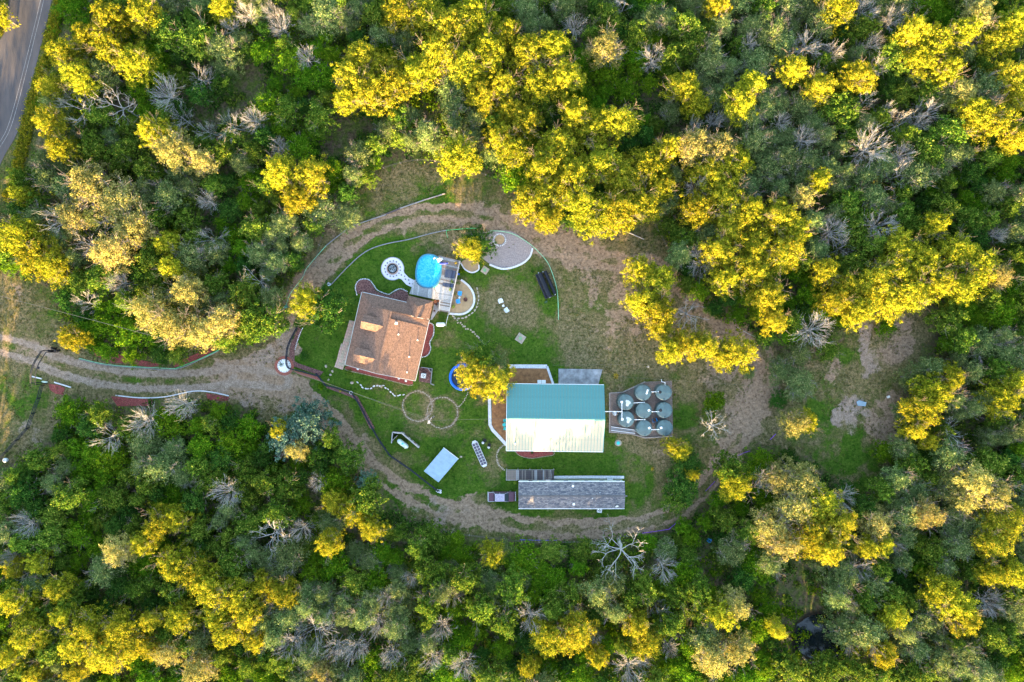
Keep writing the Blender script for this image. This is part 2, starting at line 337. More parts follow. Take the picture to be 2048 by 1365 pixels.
# ------------------------------------------------------------------ ground: one fine sheet, split into its regions
def make_ground():
    x0, x1, y0, y1, st = -40, 2088, -30, 1395, 4.0
    xs = np.arange(x0, x1 + 1, st); ys = np.arange(y0, y1 + 1, st)
    X, Y = np.meshgrid(xs, ys); nx, ny = len(xs), len(ys)
    n1 = fbm(X, Y, 90, 1); n2 = fbm(X, Y, 26, 2, 5); n3 = fbm(X, Y, 150, 3); n4 = fbm(X, Y, 14, 5, 3)
    Xw, Yw = X + (n2 - .5) * 34, Y + (fbm(X, Y, 30, 9) - .5) * 34
    st_ = lambda n, g: np.clip((n - .5) * g + .5, 0, 1)
    n1, n2, n3, n4 = st_(n1, 2.6), st_(n2, 2.4), st_(n3, 2.4), st_(n4, 2.2)
    n5 = st_(fbm(X, Y, 55, 14, 5), 3.0); n6 = st_(fbm(X, Y, 18, 15, 4), 3.0)
    Xw, Yw = X + (n2 - .5) * 22, Y + (fbm(X, Y, 30, 9) - .5) * 40
    clear = 1 - sm(sd_poly(Xw, Yw, CLEAR), -8, 10)
    dlawn = sd_poly(X + (n4 - .5) * 8, Y + (n4 - .5) * 8, LAWN)
    lush = (1 - sm(dlawn, -6, 6)) * (.16 + .62 * n5 + .40 * n6)
    for cx, cy, r, a in [(640, 700, 70, .6), (690, 620, 70, .5), (760, 560, 70, .45), (830, 500, 50, .4), (780, 590, 45, .4), (760, 780, 60, .35), (900, 990, 50, .2), (1130, 925, 90, .45), (1030, 1000, 60, .3), (900, 740, 60, .25),
                         (860, 940, 60, .35), (1000, 560, 60, .2), (960, 640, 50, .25), (1040, 700, 60, .25), (1250, 1000, 40, .3), (1100, 600, 30, .35), (800, 700, 50, .3), (1270, 740, 40, .2), (680, 790, 40, .35), (720, 840, 40, .35)]:
        lush += soft_disc(X, Y, cx, cy, r) * a * (dlawn < 12)
    for cx, cy, r, a in [(1040, 620, 40, .5), (1000, 600, 45, .45), (1160, 680, 50, .45), (890, 690, 28, .25), (1180, 910, 18, .5), (1215, 895, 18, .35), (1060, 560, 30, .35), (870, 850, 40, .15), (1080, 650, 30, .3), (890, 745, 22, .2), (930, 560, 10, .3), (1330, 905, 22, .6),
                         (900, 500, 34, .6), (880, 480, 40, .6)]:
        lush -= soft_disc(X, Y, cx, cy, r, .6) * a
    for cx, cy, r, a in [(1730, 940, 45, .9), (1740, 1000, 35, .7), (1700, 760, 60, .45), (1640, 790, 60, .55), (1620, 850, 45, .5), (1700, 700, 40, .4), (1760, 800, 30, .4), (1680, 900, 50, .6), (1720, 880, 40, .6), (1200, 600, 50, .35), (1240, 560, 30, .25), (1330, 800, 50, .35), (1380, 860, 50, .45), (1350, 760, 40, .3),
                         (1300, 460, 40, .5), (860, 360, 60, .25), (760, 400, 40, .3), (900, 350, 60, .2), (960, 410, 60, .35), (850, 420, 60, .45), (760, 470, 60, .3), (680, 540, 50, .3), (20, 790, 60, .55), (80, 800, 50, .35), (100, 600, 60, .25), (40, 640, 60, .2), (650, 800, 40, .7), (690, 850, 35, .6), (830, 985, 60, .6), (910, 1040, 60, .5), (1000, 1060, 60, .4), (760, 960, 40, .4), (1400, 1130, 60, .3), (1600, 1180, 70, .4), (1290, 1000, 40, .4)]:
        lush += soft_disc(X, Y, cx, cy, r, .7) * a * (n5 * .9 + n6 * .6)
    dverge = sd_poly(X, Y, VERGE); lush += (1 - sm(dverge, -10, 8)) * .55
    # ruts and bare earth
    dT = dist_line(Xw * .4 + X * .6, Yw * .4 + Y * .6, TRACK)
    rut = np.exp(-((dT - 13) / 6) ** 2) * (.62 + .75 * n2); wide = 1 - sm(dT, 20, 38)
    dirt = rut * 1.0 + wide * .42 * n6 * (1.2 - .6 * n5)
    # wear of the ring track: paler earth in the south-west and north-east
    for cx, cy, r, a in [(1230, 580, 90, .45), (1200, 500, 70, .55), (1120, 480, 50, .6), (1290, 600, 60, .45), (1150, 640, 60, .2), (1330, 700, 80, .25), (1490, 800, 60, .65), (1440, 760, 50, .4), (1530, 750, 50, .6), (1780, 840, 42, 1.0), (1775, 880, 28, .8), (1670, 740, 26, .55), (1800, 690, 40, .5), (1460, 900, 50, .4), (1330, 905, 30, .8), (1790, 800, 34, .7), (1800, 660, 50, .6), (1770, 720, 34, .5), (1760, 850, 30, .8), (1680, 760, 34, .5), (1440, 700, 50, .3), (1500, 850, 40, .3), (1400, 760, 50, .25), (700, 470, 40, .4), (1050, 460, 60, .5), (990, 430, 50, .4), (660, 520, 40, .4), (620, 570, 40, .4), (1380, 600, 50, .6), (1460, 660, 40, .6), (690, 880, 40, .6), (1180, 1060, 60, .4), (940, 1040, 60, .4),
                         (820, 470, 30, .35), (900, 480, 40, .5), (860, 330, 30, .2), (1050, 720, 0.1, 0), (720, 900, 30, .5), (830, 990, 40, .3), (960, 1010, 50, .45), (20, 600, 40, .5), (60, 580, 30, .3), (1250, 690, 60, .35), (640, 450, 30, .5), (610, 560, 24, .5), (900, 760, 8, .3), (1100, 730, 12, .4), (1590, 750, 30, .5), (90, 680, 40, .3)]:
        dirt += soft_disc(X, Y, cx, cy, r, .7) * a * (.1 + .8 * n5 + .7 * n6)
    dirt *= np.where(dlawn < -4, .35, 1)
    for cx, cy, rr_ in ((835, 813, 29.5), (884.5, 826, 31)): dirt += np.exp(-((np.hypot(X - cx, Y - cy) - rr_) / 3.6) ** 2) * .75; lush -= np.exp(-((np.hypot(X - cx, Y - cy) - rr_) / 4.5) ** 2) * .5
    dD = dist_line(X, Y, DRIVE); grav = (np.exp(-((dD - 15) / 6.0) ** 2) * 1.25 + (1 - sm(dD, 24, 38)) * .30) * (.7 + .5 * n2)
    dirt += (1 - sm(dD, 22, 38)) * .5; lush += np.exp(-(dD / 5.5) ** 2) * .7 * n6
    fan = sd_poly(Xw, Yw, [(430, 725), (520, 700), (575, 655), (600, 700), (560, 750), (640, 790), (640, 830), (600, 800), (560, 830), (500, 815), (430, 785)])
    dirt += (1 - sm(fan, -6, 12)) * (.5 + .5 * n5); grav = np.maximum(grav, (1 - sm(fan, -6, 12)) * (.05 + 1.0 * n6 * n5 + .25 * n2))
    for cx, cy, r, a in [(1700, 805, 38, 1.1), (1690, 840, 30, .9), (1740, 700, 34, .9), (1755, 740, 26, .7), (1745, 660, 26, .8), (1320, 570, 0.1, 0), (1280, 515, 24, .8), (1300, 1045, 30, .5), (1120, 1068, 70, .35), (900, 1045, 50, .5), (850, 1035, 40, .5), (60, 870, 34, .7), (1240, 680, 40, .35), (1460, 880, 30, .3), (530, 850, 40, .4)]:
        grav += soft_disc(Xw + (n6 - .5) * 20, Yw + (n5 - .5) * 20, cx, cy, r, .6) * a * (.25 + .6 * n6 + .5 * n5)
    dirt -= (n5 > .62) * .25 * (dlawn > 0) * (grav < .3) * (rut < .3)
    lush += (dlawn > 0) * clear * (.05 + .45 * n5 * n6)
    leaf = (1 - clear) * (dverge > 4)
    wet = soft_disc(X, Y, 1640, 1278, 60, .5)
    z = (n2 - .5) * .12 * leaf - .03 - rut * .05 * clear
    z -= soft_disc(X, Y, 1640, 1278, 46, .45) * .45
    Vx = (X - 1024) * .1; Vy = (682.5 - Y) * .1
    V = np.stack([Vx, Vy, z], -1).reshape(-1, 3)
    A = {'lush': np.clip(lush, 0, 1.3), 'dirt': np.clip(dirt, 0, 1.2), 'gravel': np.clip(grav, 0, 1.2), 'leaf': np.clip(leaf, 0, 1), 'wet': wet}
    # region of each cell
    c = lambda a: (a[:-1, :-1] + a[1:, 1:]) / 2
    reg = np.zeros((ny - 1, nx - 1), int)
    reg[c(clear) < .5] = 1                                      # woodland floor
    reg[(c(dT) < 34) & (c(clear) > .5)] = 2                     # dirt track
    reg[(c(dlawn) < 0)] = 3                                     # lawn
    reg[((c(dD) < 36) | (c(fan) < 0)) & (c(dlawn) > 0)] = 4     # gravel drive
    reg[c(dverge) < 0] = 5
    reg = reg.reshape(-1)
    I = np.arange(nx * ny).reshape(ny, nx)
    F = np.stack([I[1:, :-1], I[1:, 1:], I[:-1, 1:], I[:-1, :-1]], -1).reshape(-1, 4)
    gm = ground_mat()
    names = {0: ('rough_grass', 'dry patchy grass of the clearing between the track and the trees'), 1: ('woodland_floor', 'brown leaf litter and weeds under the trees'),
             2: ('dirt_track', 'rutted dirt track looping round the homestead'), 3: ('lawn', 'green mown lawn round the houses'),
             4: ('driveway', 'pale gravel driveway coming in from the left'), 5: ('road_verge', 'yellow green verge beside the asphalt road')}
    for k, (nm, lab) in names.items():
        f = F[reg == k]; u, inv = np.unique(f.reshape(-1), return_inverse=True)
        me = np_mesh(nm, V[u], inv.reshape(-1, 4)); me.materials.append(gm)
        for an, arr in A.items():
            at = me.attributes.new(an, 'FLOAT', 'POINT'); at.data.foreach_set('value', arr.reshape(-1)[u].astype(np.float32))
        me.shade_smooth(); o = link_mesh(nm, me); tag(o, lab, kind='structure')
    # far sheet to the horizon
    mb = MB(); mb.add([(-900, -900, -1.2), (900, -900, -1.2), (900, 900, -1.2), (-900, 900, -1.2)], [(0, 1, 2, 3)])
    tag(mb.build('ground', mat('dry_ground', (.10, .09, .055), .95, var=.4, scale=.2)), 'brown green ground running to the horizon', kind='structure')
    mb = MB(); b = 13.0
    X0, X1, Y0, Y1 = (xs[0] - 1024) * .1, (xs[-1] - 1024) * .1, (682.5 - ys[-1]) * .1, (682.5 - ys[0]) * .1
    for a in [((X0 - 60, Y0 - 60), (X1 + 60, Y0 + .1)), ((X0 - 60, Y1 - .1), (X1 + 60, Y1 + 60)), ((X0 - 60, Y0 + .1), (X0 + .1, Y1 - .1)), ((X1 - .1, Y0 + .1), (X1 + 60, Y1 - .1))]:
        (ax, ay), (bx, by) = a; mb.add([(ax, ay, -.12), (bx, ay, -.12), (bx, by, -.12), (ax, by, -.12)], [(0, 1, 2, 3)])
    tag(mb.build('outer_ground', mat('leaf_litter', (.09, .07, .045), .95, var=.4, scale=1)), 'brown woodland ground beyond the clearing', kind='structure')

def np_mesh(name, V, F, lf=None):
    me = bpy.data.meshes.new(name); k = F.shape[1]
    me.vertices.add(len(V)); me.vertices.foreach_set('co', V.astype(np.float32).reshape(-1))
    me.loops.add(len(F) * k); me.loops.foreach_set('vertex_index', F.astype(np.int32).reshape(-1))
    me.polygons.add(len(F)); me.polygons.foreach_set('loop_start', np.arange(0, len(F) * k, k, dtype=np.int32))
    try: me.polygons.foreach_set('loop_total', np.full(len(F), k, dtype=np.int32))
    except Exception: pass
    if lf is not None:
        at = me.attributes.new('lf', 'FLOAT', 'FACE'); at.data.foreach_set('value', lf.astype(np.float32))
    me.update(calc_edges=True); return me

def ground_mat():
    m = bpy.data.materials.new('meadow_ground'); m.use_nodes = True; t = m.node_tree; b = t.nodes['Principled BSDF']
    b.inputs['Roughness'].default_value = .95; b.inputs['Specular IOR Level'].default_value = .1
    g = t.nodes.new('ShaderNodeNewGeometry')
    def noise(sc, det=6, rg=.65, dist=0):
        n = t.nodes.new('ShaderNodeTexNoise'); n.inputs['Scale'].default_value = sc; n.inputs['Detail'].default_value = det
        n.inputs['Roughness'].default_value = rg; n.inputs['Distortion'].default_value = dist
        t.links.new(g.outputs['Position'], n.inputs['Vector']); return n.outputs[0]
    def attr(nm): a = t.nodes.new('ShaderNodeAttribute'); a.attribute_name = nm; return a.outputs['Fac']
    def math_(op, a, b_=None, c=None):
        n = t.nodes.new('ShaderNodeMath'); n.operation = op
        for i, v in enumerate((a, b_, c)):
            if v is None: continue
            if isinstance(v, (int, float)): n.inputs[i].default_value = v
            else: t.links.new(v, n.inputs[i])
        return n.outputs[0]
    def ramp(f, c1, c2, p1=.35, p2=.65):
        r = t.nodes.new('ShaderNodeValToRGB'); r.color_ramp.elements[0].color = (*c1, 1); r.color_ramp.elements[1].color = (*c2, 1)
        r.color_ramp.elements[0].position = p1; r.color_ramp.elements[1].position = p2; t.links.new(f, r.inputs[0]); return r.outputs[0]
    def mix(f, a, b_):
        n = t.nodes.new('ShaderNodeMix'); n.data_type = 'RGBA'; t.links.new(f, n.inputs['Factor']); t.links.new(a, n.inputs['A']); t.links.new(b_, n.inputs['B']); return n.outputs['Result']
    def thr(at, nz, amt, lo, hi):
        s = math_('ADD', at, math_('MULTIPLY', math_('SUBTRACT', nz, .5), amt))
        r = t.nodes.new('ShaderNodeMapRange'); r.interpolation_type = 'SMOOTHSTEP'; r.inputs['From Min'].default_value = lo; r.inputs['From Max'].default_value = hi; t.links.new(s, r.inputs[0]); return r.outputs[0]
    nf, nm, nl, nx = noise(1.5, 10, .80), noise(.55, 8, .75, .4), noise(.16, 4), noise(6.5, 8, .85)
    nh = noise(2.3, 9, .82, .3); nt = noise(.95, 9, .85, .6)
    K, W1 = (0, 0, 0), (1, 1, 1)
    dry = mix(ramp(nt, K, W1, .44, .56), ramp(nf, (.055, .050, .016), (.26, .19, .11), .42, .57), ramp(nh, (.028, .045, .008), (.20, .155, .075), .43, .58))
    lush = mix(ramp(nm, K, W1, .42, .58), ramp(nf, (.008, .034, .002), (.050, .112, .008), .40, .60), ramp(nh, (.018, .058, .004), (.10, .150, .018), .40, .62))
    mid = mix(ramp(nt, K, W1, .45, .55), ramp(nf, (.018, .048, .004), (.125, .120, .035), .42, .59), ramp(nh, (.035, .06, .008), (.20, .155, .075), .43, .60))
    dirt = mix(ramp(nt, K, W1, .40, .60), ramp(nf, (.075, .050, .032), (.33, .225, .150), .41, .58), ramp(nh, (.10, .066, .044), (.42, .295, .21), .38, .62))
    grav = mix(ramp(nm, K, W1, .40, .58), ramp(nx, (.105, .078, .060), (.47, .365, .295), .42, .58), ramp(nf, (.085, .060, .045), (.33, .245, .19), .38, .60))
    leaf = mix(ramp(nm, K, W1, .42, .58), ramp(nf, (.04, .032, .018), (.15, .11, .075), .38, .62), ramp(nf, (.03, .06, .008), (.11, .14, .03), .38, .62))
    lo = attr('lush'); nn = math_('ADD', math_('ADD', math_('MULTIPLY', nf, .40), math_('MULTIPLY', nm, .45)), math_('MULTIPLY', noise(.30, 6, .7, .8), .30)); nn = math_('SUBTRACT', nn, .075)
    c = mix(thr(lo, nn, 3.4, .16, .52), dry, mid)
    c = mix(thr(lo, nn, 3.2, .50, .95), c, lush)
    c = mix(thr(attr('leaf'), nn, 1.6, .35, .7), c, leaf)
    c = mix(thr(attr('dirt'), nn, 3.0, .40, .80), c, dirt)
    c = mix(thr(attr('gravel'), nn, 2.8, .40, .80), c, grav)
    wet = ramp(nf, (.012, .010, .008), (.03, .026, .02))
    c = mix(thr(attr('wet'), nn, .8, .4, .7), c, wet)
    t.links.new(c, b.inputs['Base Color'])
    bp = t.nodes.new('ShaderNodeBump'); bp.inputs['Strength'].default_value = 1.0; bp.inputs['Distance'].default_value = .30
    t.links.new(math_('ADD', nf, math_('MULTIPLY', nx, .5)), bp.inputs['Height']); t.links.new(bp.outputs[0], b.inputs['Normal'])
    return m
make_ground()

# pond
mb = MB(); mb.prism([W(p[0], p[1])[:2] for p in smooth_line([(1588, 1262), (1612, 1238), (1650, 1228), (1685, 1240), (1700, 1275), (1684, 1308), (1640, 1320), (1600, 1304)], 5, True)], -.8, -.20)
water = mat('dark_pond_water', (.006, .010, .012), .06, var=.3, scale=.6, bump=.08, bscale=5, spec=.5)
tag(mb.build('pond', water), 'small dark pond among the trees at lower right', kind='structure')

# asphalt road with its paint
mb = MB(); P = WL(ROAD_L) + WL(ROAD_R)[::-1]
L_, R_ = smooth_line(ROAD_L, 5), smooth_line(ROAD_R, 5)
def strip_between(A, B, n, z):
    a = resample(A, 1); b_ = resample(B, 1)
    ia = [a[int(i * (len(a) - 1) / n)][:2] for i in range(n + 1)]; ib = [b_[int(i * (len(b_) - 1) / n)][:2] for i in range(n + 1)]
    return ia, ib
ia, ib = strip_between(L_, R_, 60, 0)
vs = []
for a, b_ in zip(ia, ib):
    for k in range(7):
        f = k / 6; q = W(a[0] + (b_[0] - a[0]) * f, a[1] + (b_[1] - a[1]) * f); vs.append((q[0], q[1], .03 + .05 * (1 - (2 * f - 1) ** 2)))
fs = [(i * 7 + k, (i + 1) * 7 + k, (i + 1) * 7 + k + 1, i * 7 + k + 1) for i in range(60) for k in range(6)]
mb.add(vs, fs); mb.smooth = True
road = tag(mb.build('road', M['asphalt']), 'grey asphalt road crossing the top left corner', kind='structure')
off = offset_line([W(*p)[:2] for p in R_], 0)
for dd, in ((1.55,), (2.15,)):
    Rw = [W(*p)[:2] for p in R_]; ln = offset_line(Rw, -dd)
    mb = MB(); a = offset_line(ln, .035); c_ = offset_line(ln, -.035); n = len(ln)
    mb.add([(p[0], p[1], .095) for p in a] + [(p[0], p[1], .095) for p in c_], [(i, n + i, n + i + 1, i + 1) for i in range(n - 1)])
    mb.build('lane_marking', M['line_paint'], road)
# ================================================================== the brown house
TH = math.radians(-13.0)
hx, hy, _ = W(690.6, 730, 2.8)
house = thing('house', 'brown shingled house with two dormers, beside the oval pool deck', 'house', (hx, hy, 0), TH)
EZ, PT = 2.75, .455           # eave height, pitch
HW, HL = 14.0, 14.6
def rz_main(u, v=0): return EZ + PT * (u if u < HW / 2 else HW - u)
def roof_piece(name, pts, matl, ax, ay, parent, t=.16):
    mb = MB(); mb.slab(pts, t); me = mb.mesh(name, matl); uv_planar(me, ax, ay); return link_mesh(name, me, parent)
RG = EZ + PT * HW / 2
vN, vM, vL = 12.3, 10.8, 14.6
# walls (local coordinates)
mb = MB(); mb.prism([(.5, .5), (HW - .5, .5), (HW - .5, vL + .9), (9.5, vL + .9), (9.5, vL - .5), (.5, vL - .5)], 0, EZ - .05)
mb.add([(.5, .52, EZ - .06), (HW - .5, .52, EZ - .06), (HW / 2, .52, RG - .3), (.5, .60, EZ - .06), (HW - .5, .60, EZ - .06), (HW / 2, .60, RG - .3)], [(0, 1, 2), (5, 4, 3), (0, 2, 5, 3), (2, 1, 4, 5)])
mb.build('wall', M['wall_cream'], house, world=False)
roof_piece('roof', [(0, 0, EZ), (HW / 2, 0, RG), (HW / 2, vN, RG), (2.9, vN, EZ + PT * 2.9), (0, vL, EZ)], M['shingle_brown'], (0, 1, 0), (.91, 0, .41), house)
roof_piece('roof', [(HW / 2, 0, RG), (HW, 0, EZ), (HW, vM, EZ), (HW / 2, vM, RG)], M['shingle_brown'], (0, 1, 0), (-.91, 0, .41), house)
dr = .42
roof_piece('roof', [(HW / 2 + .02, vM, RG - dr), (HW, vM, EZ - .02), (HW, vN, EZ - .02), (HW / 2 + .02, vN, RG - dr)], M['shingle_brown'], (0, 1, 0), (-.91, 0, .41), house)
h29 = EZ + PT * 2.9
# north skirt roof, its west hip, and the gable wall above it
roof_piece('roof', [(0, vL, EZ), (2.9, vN + .01, h29), (HW - 2.4, vN + .01, h29), (HW, vL, EZ)], M['shingle_brown'], (1, 0, 0), (0, -.85, .5), house)
mb = MB(); mb.prism([(2.9, vN - .02), (HW - 1.0, vN - .02), (HW - 1.0, vN - .12), (2.9, vN - .12)], h29 - .3, h29 + .02)
mb.add([(2.9, vN - .03, h29), (HW - 2.9, vN - .03, h29), (HW / 2, vN - .03, RG - .18)], [(0, 1, 2), (2, 1, 0)]); mb.build('gable', M['wall_cream'], house, world=False)
# north-east wing with hips
wz = EZ + 1.55
A, B, C, D = (8.95, 16.0, EZ + .01), (14.0, 16.0, EZ + .01), (14.05, 12.5, EZ + .03), (8.95, 12.5, EZ + .03)
r1, r2 = (11.45, 14.2, wz), (11.45, 12.0, wz)
roof_piece('roof', [A, r1, B][::-1], M['shingle_brown'], (1, 0, 0), (0, -.8, .6), house)
roof_piece('roof', [A, D, r2, r1], M['shingle_brown'], (0, 1, 0), (.85, 0, .5), house)
roof_piece('roof', [r1, r2, C, B], M['shingle_brown'], (0, 1, 0), (-.85, 0, .5), house)
# ridge caps: overlapping cap shingles
mb = MB()
for i in range(42):
    v = .15 + i * .29
    mb.box((HW / 2, v, RG + .02 + (i % 2) * .012), (.34, .27, .05))
mb.build('ridge_cap', M['shingle_brown'], house, world=False)
for nm, a, b_ in (('gutter', (-.09, 0), (-.09, vL)), ('gutter', (HW + .09, 0), (HW + .09, vN))):
    mb = MB(); mb.box(((a[0] + b_[0]) / 2, (a[1] + b_[1]) / 2, EZ - .05), (.08, abs(b_[1] - a[1]), .10)); mb.build(nm, M['wall_grey'], house, world=False)
mb = MB(); mb.box((4.5, vL + .05, EZ - .05), (8.9, .08, .10)); mb.build('gutter', M['wall_grey'], house, world=False)
# fascia on the south rake
mb = MB()
for sgn in (-1, 1):
    L = math.hypot(HW / 2, RG - EZ); ang = math.atan2(RG - EZ, HW / 2)
    mb.box((HW / 2 + sgn * HW / 4, -.04, (RG + EZ) / 2 - .1), (L, .06, .18), tilt=('Y', sgn * ang))
mb.build('fascia', M['wall_grey'], house, world=False)
# dormers
def dormer(v):
    d = link_mesh('dormer', None, house); rzz = EZ + PT * 6.1; hw = 1.4; ez = rzz - .62
    mb = MB(); f = 2.0
    mb.prism([(f, v - hw + .25), (4.6, v - hw + .25), (4.6, v + hw - .25), (f, v + hw - .25)], EZ + PT * f - .25, ez - .02)
    mb.add([(f, v - hw + .25, ez - .03), (f, v + hw - .25, ez - .03), (f, v, rzz - .12)], [(0, 1, 2), (2, 1, 0)])
    me = mb.mesh('dormer', M['wall_cream']); d.data = me
    u0 = 1.74; ue = (ez - EZ) / PT
    for s in (-1, 1):
        pts = [(u0, v, rzz), (u0, v + s * hw, ez), (ue, v + s * hw, ez), (6.15, v, rzz)]
        if s > 0: pts = pts[::-1]
        roof_piece('dormer_roof', pts, M['shingle_brown'], (1, 0, 0), (0, -s * .9, .42), d, .1)
    mb = MB(); mb.box((f - .03, v, (ez + EZ + PT * f) / 2 + .02), (.05, 1.1, 1.0)); mb.build('window_frame', M['white'], d, world=False)
    for k in (-1, 1):
        mb = MB(); mb.box((f - .07, v + k * .26, (ez + EZ + PT * f) / 2 + .02), (.03, .46, .86)); mb.build('pane', M['glass'], d, world=False)
EMPTY_ME = bpy.data.meshes.new('blank')
def link_mesh(name, me, parent=None, loc=(0, 0, 0), rot=(0, 0, 0), scale=(1, 1, 1)):
    o = bpy.data.objects.new(name, me or EMPTY_ME); COL.objects.link(o); o.location = loc; o.rotation_euler = rot; o.scale = scale
    if parent: o.parent = parent
    return o
dormer(2.6); dormer(9.07)
# vent pipes and roof fan
for (u, v, h) in ((9.15, 8.2, .45), (12.75, 7.9, .5), (11.95, 4.4, .75), (12.2, 1.35, .35)):
    mb = MB(); z = rz_main(u); mb.tube([(u, v, z - .1), (u, v, z + h)], .06, 8); mb.lathe([(.16, -.02), (.09, .1)], (u, v, z), 8); mb.build('vent_pipe', M['pvc'], house, world=False)
mb = MB(); mb.box((8.35, 10.2, rz_main(8.35) + .12), (.5, .5, .22)); mb.build('roof_vent', M['white'], house, world=False, bevel=.04)
# windows and doors
def window(parent, c, wd, h, axis, nrm):
    """axis 'x' = wall runs along x; nrm = outward sign"""
    fx = (wd, .06, h) if axis == 'x' else (.06, wd, h); o = Vector((0, nrm * .04, 0)) if axis == 'x' else Vector((nrm * .04, 0, 0))
    mb = MB(); mb.box(Vector(c) + o, fx); f = mb.build('window', M['white'], parent, world=False)
    gx = (wd - .16, .03, h - .16) if axis == 'x' else (.03, wd - .16, h - .16)
    mb = MB(); mb.box(Vector(c) + o * 2.1, gx); mb.build('pane', M['glass'], f, world=False)
def door(parent, c, wd, h, axis, nrm, m_):
    fx = (wd, .08, h) if axis == 'x' else (.08, wd, h); o = Vector((0, nrm * .05, 0)) if axis == 'x' else Vector((nrm * .05, 0, 0))
    mb = MB(); mb.box(Vector(c) + o, fx); f = mb.build('door', m_, parent, world=False)
    hp = Vector(c) + o * 2.2 + (Vector((wd * .38, 0, 0)) if axis == 'x' else Vector((0, wd * .38, 0)))
    mb = MB(); mb.box(hp, (.07, .07, .12)); mb.build('handle', M['steel'], f, world=False)
for u in (2.5, 5.2, 8.8, 11.6): window(house, (u, .5, 1.5), 1.1, 1.2, 'x', -1)
for v in (2.5, 9.5, 12.5): window(house, (.5, v, 1.5), 1.2, 1.2, 'y', -1)
door(house, (.5, 6.0, 1.05), 1.0, 2.1, 'y', -1, M['teal_dark'])
door(house, (HW - .5, 12.6, 1.05), .95, 2.1, 'y', 1, M['white'])
for v in (2.2, 5.5, 9.0): window(house, (HW - .5, v, 1.5), 1.1, 1.1, 'y', 1)

# ================================================================== the metal barn
BT = math.radians(-.7)
bx, by, _ = W(1110, 836, 3.9)
barn = thing('barn', 'large barn with a green-blue ribbed metal roof and gravel-edged terrace', 'barn', (bx, by, 0), BT)
BL, BD, BE, BR = 18.75, 12.95, 3.9, 6.1
mb = MB(); mb.prism([(-BL / 2 + .3, -BD / 2 + .3), (BL / 2 - .3, -BD / 2 + .3), (BL / 2 - .3, BD / 2 - .3), (-BL / 2 + .3, BD / 2 - .3)], 0, BE - .06)
for s in (-1, 1):
    x = s * (BL / 2 - .31); mb.add([(x, -BD / 2 + .35, BE - .08), (x, BD / 2 - .35, BE - .08), (x, 0, BR - .2)], [(0, 1, 2), (2, 1, 0)])
mb.build('wall', M['wall_grey'], barn, world=False)
npan = 31; pw = BL / npan; sl = math.hypot(BD / 2, BR - BE); ba = math.atan2(BR - BE, BD / 2)
for s, m_ in ((1, M['teal_roof']), (-1, M['teal_faded_sunlit'])):
    sme = MB().box((0, sl / 2, .035), (.085, sl, .06)).mesh('seam', M['teal_dark'] if s > 0 else M['teal_roof'])  # ribs coloured darker in place of the shadow lines they hardly cast
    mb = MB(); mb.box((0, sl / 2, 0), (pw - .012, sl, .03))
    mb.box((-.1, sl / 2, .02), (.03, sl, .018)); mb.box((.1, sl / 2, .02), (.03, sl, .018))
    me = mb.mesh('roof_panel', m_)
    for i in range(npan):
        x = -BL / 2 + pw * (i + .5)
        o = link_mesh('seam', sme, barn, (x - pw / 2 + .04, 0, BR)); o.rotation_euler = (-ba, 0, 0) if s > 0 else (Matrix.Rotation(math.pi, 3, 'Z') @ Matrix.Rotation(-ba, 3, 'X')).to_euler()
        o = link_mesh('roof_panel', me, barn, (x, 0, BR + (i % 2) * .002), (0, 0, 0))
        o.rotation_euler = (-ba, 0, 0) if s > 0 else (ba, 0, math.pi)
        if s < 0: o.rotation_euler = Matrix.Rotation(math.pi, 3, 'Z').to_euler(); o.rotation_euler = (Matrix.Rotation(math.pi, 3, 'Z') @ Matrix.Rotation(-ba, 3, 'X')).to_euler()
mb = MB()
for s in (-1, 1): mb.box((0, s * .14, BR + .03 - .045), (BL + .06, .32, .04), tilt=('X', -s * ba))
mb.build('ridge_cap', M['teal_roof'], barn, world=False)
for s in (-1, 1):
    mb = MB(); mb.box((0, s * (BD / 2 + .05), BE - .09), (BL + .1, .12, .14)); mb.build('gutter', M['white'], barn, world=False)
    mb = MB()
    for k in (-1, 1): mb.box((s * (BL / 2 + .03), k * BD / 4, (BE + BR) / 2 - .03), (.08, sl, .2), tilt=('X', -k * ba))
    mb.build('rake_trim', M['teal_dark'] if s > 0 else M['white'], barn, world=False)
ux, uy, _ = W(1030, 886, 4.3); q = Matrix.Rotation(-BT, 3, 'Z') @ Vector((ux - bx, uy - by, 0)); zr = BE + (BD / 2 - abs(q.y)) * (BR - BE) / (BD / 2)
mb = MB(); mb.tube([(q.x, q.y, zr - .1), (q.x, q.y, zr + .95)], .10, 10); mb.lathe([(.24, 0), (.12, .14)], (q.x, q.y, zr), 12)
mb.lathe([(.2, .98), (.19, 1.03), (.02, 1.14)], (q.x, q.y, zr), 12); mb.build('flue', M['steel'], barn, world=False)
mb = MB(); mb.box((3.5, -BD / 2 + .26, 1.5), (3.4, .1, 3.0)); rd = mb.build('roller_door', M['white'], barn, world=False)
for k in range(5):
    mb = MB(); mb.box((3.5, -BD / 2 + .19, .35 + k * .6), (3.3, .04, .52)); mb.build('door_panel', M['white'], rd, world=False)
door(barn, (-5.5, -BD / 2 + .3, 1.05), .95, 2.1, 'x', -1, M['white'])
door(barn, (-2.2, BD / 2 - .3, 1.05), 1.6, 2.1, 'x', 1, M['white'])
for x in (-7.5, -1.5): window(barn, (x, -BD / 2 + .3, 1.7), 1.1, 1.0, 'x', -1)
for x in (3, 6.5): window(barn, (x, BD / 2 - .3, 1.7), 1.1, 1.0, 'x', 1)
window(barn, (-BL / 2 + .3, 2.5, 1.7), 1.1, 1.0, 'y', -1); door(barn, (-BL / 2 + .3, -1.2, 1.05), .95, 2.1, 'y', -1, M['white'])

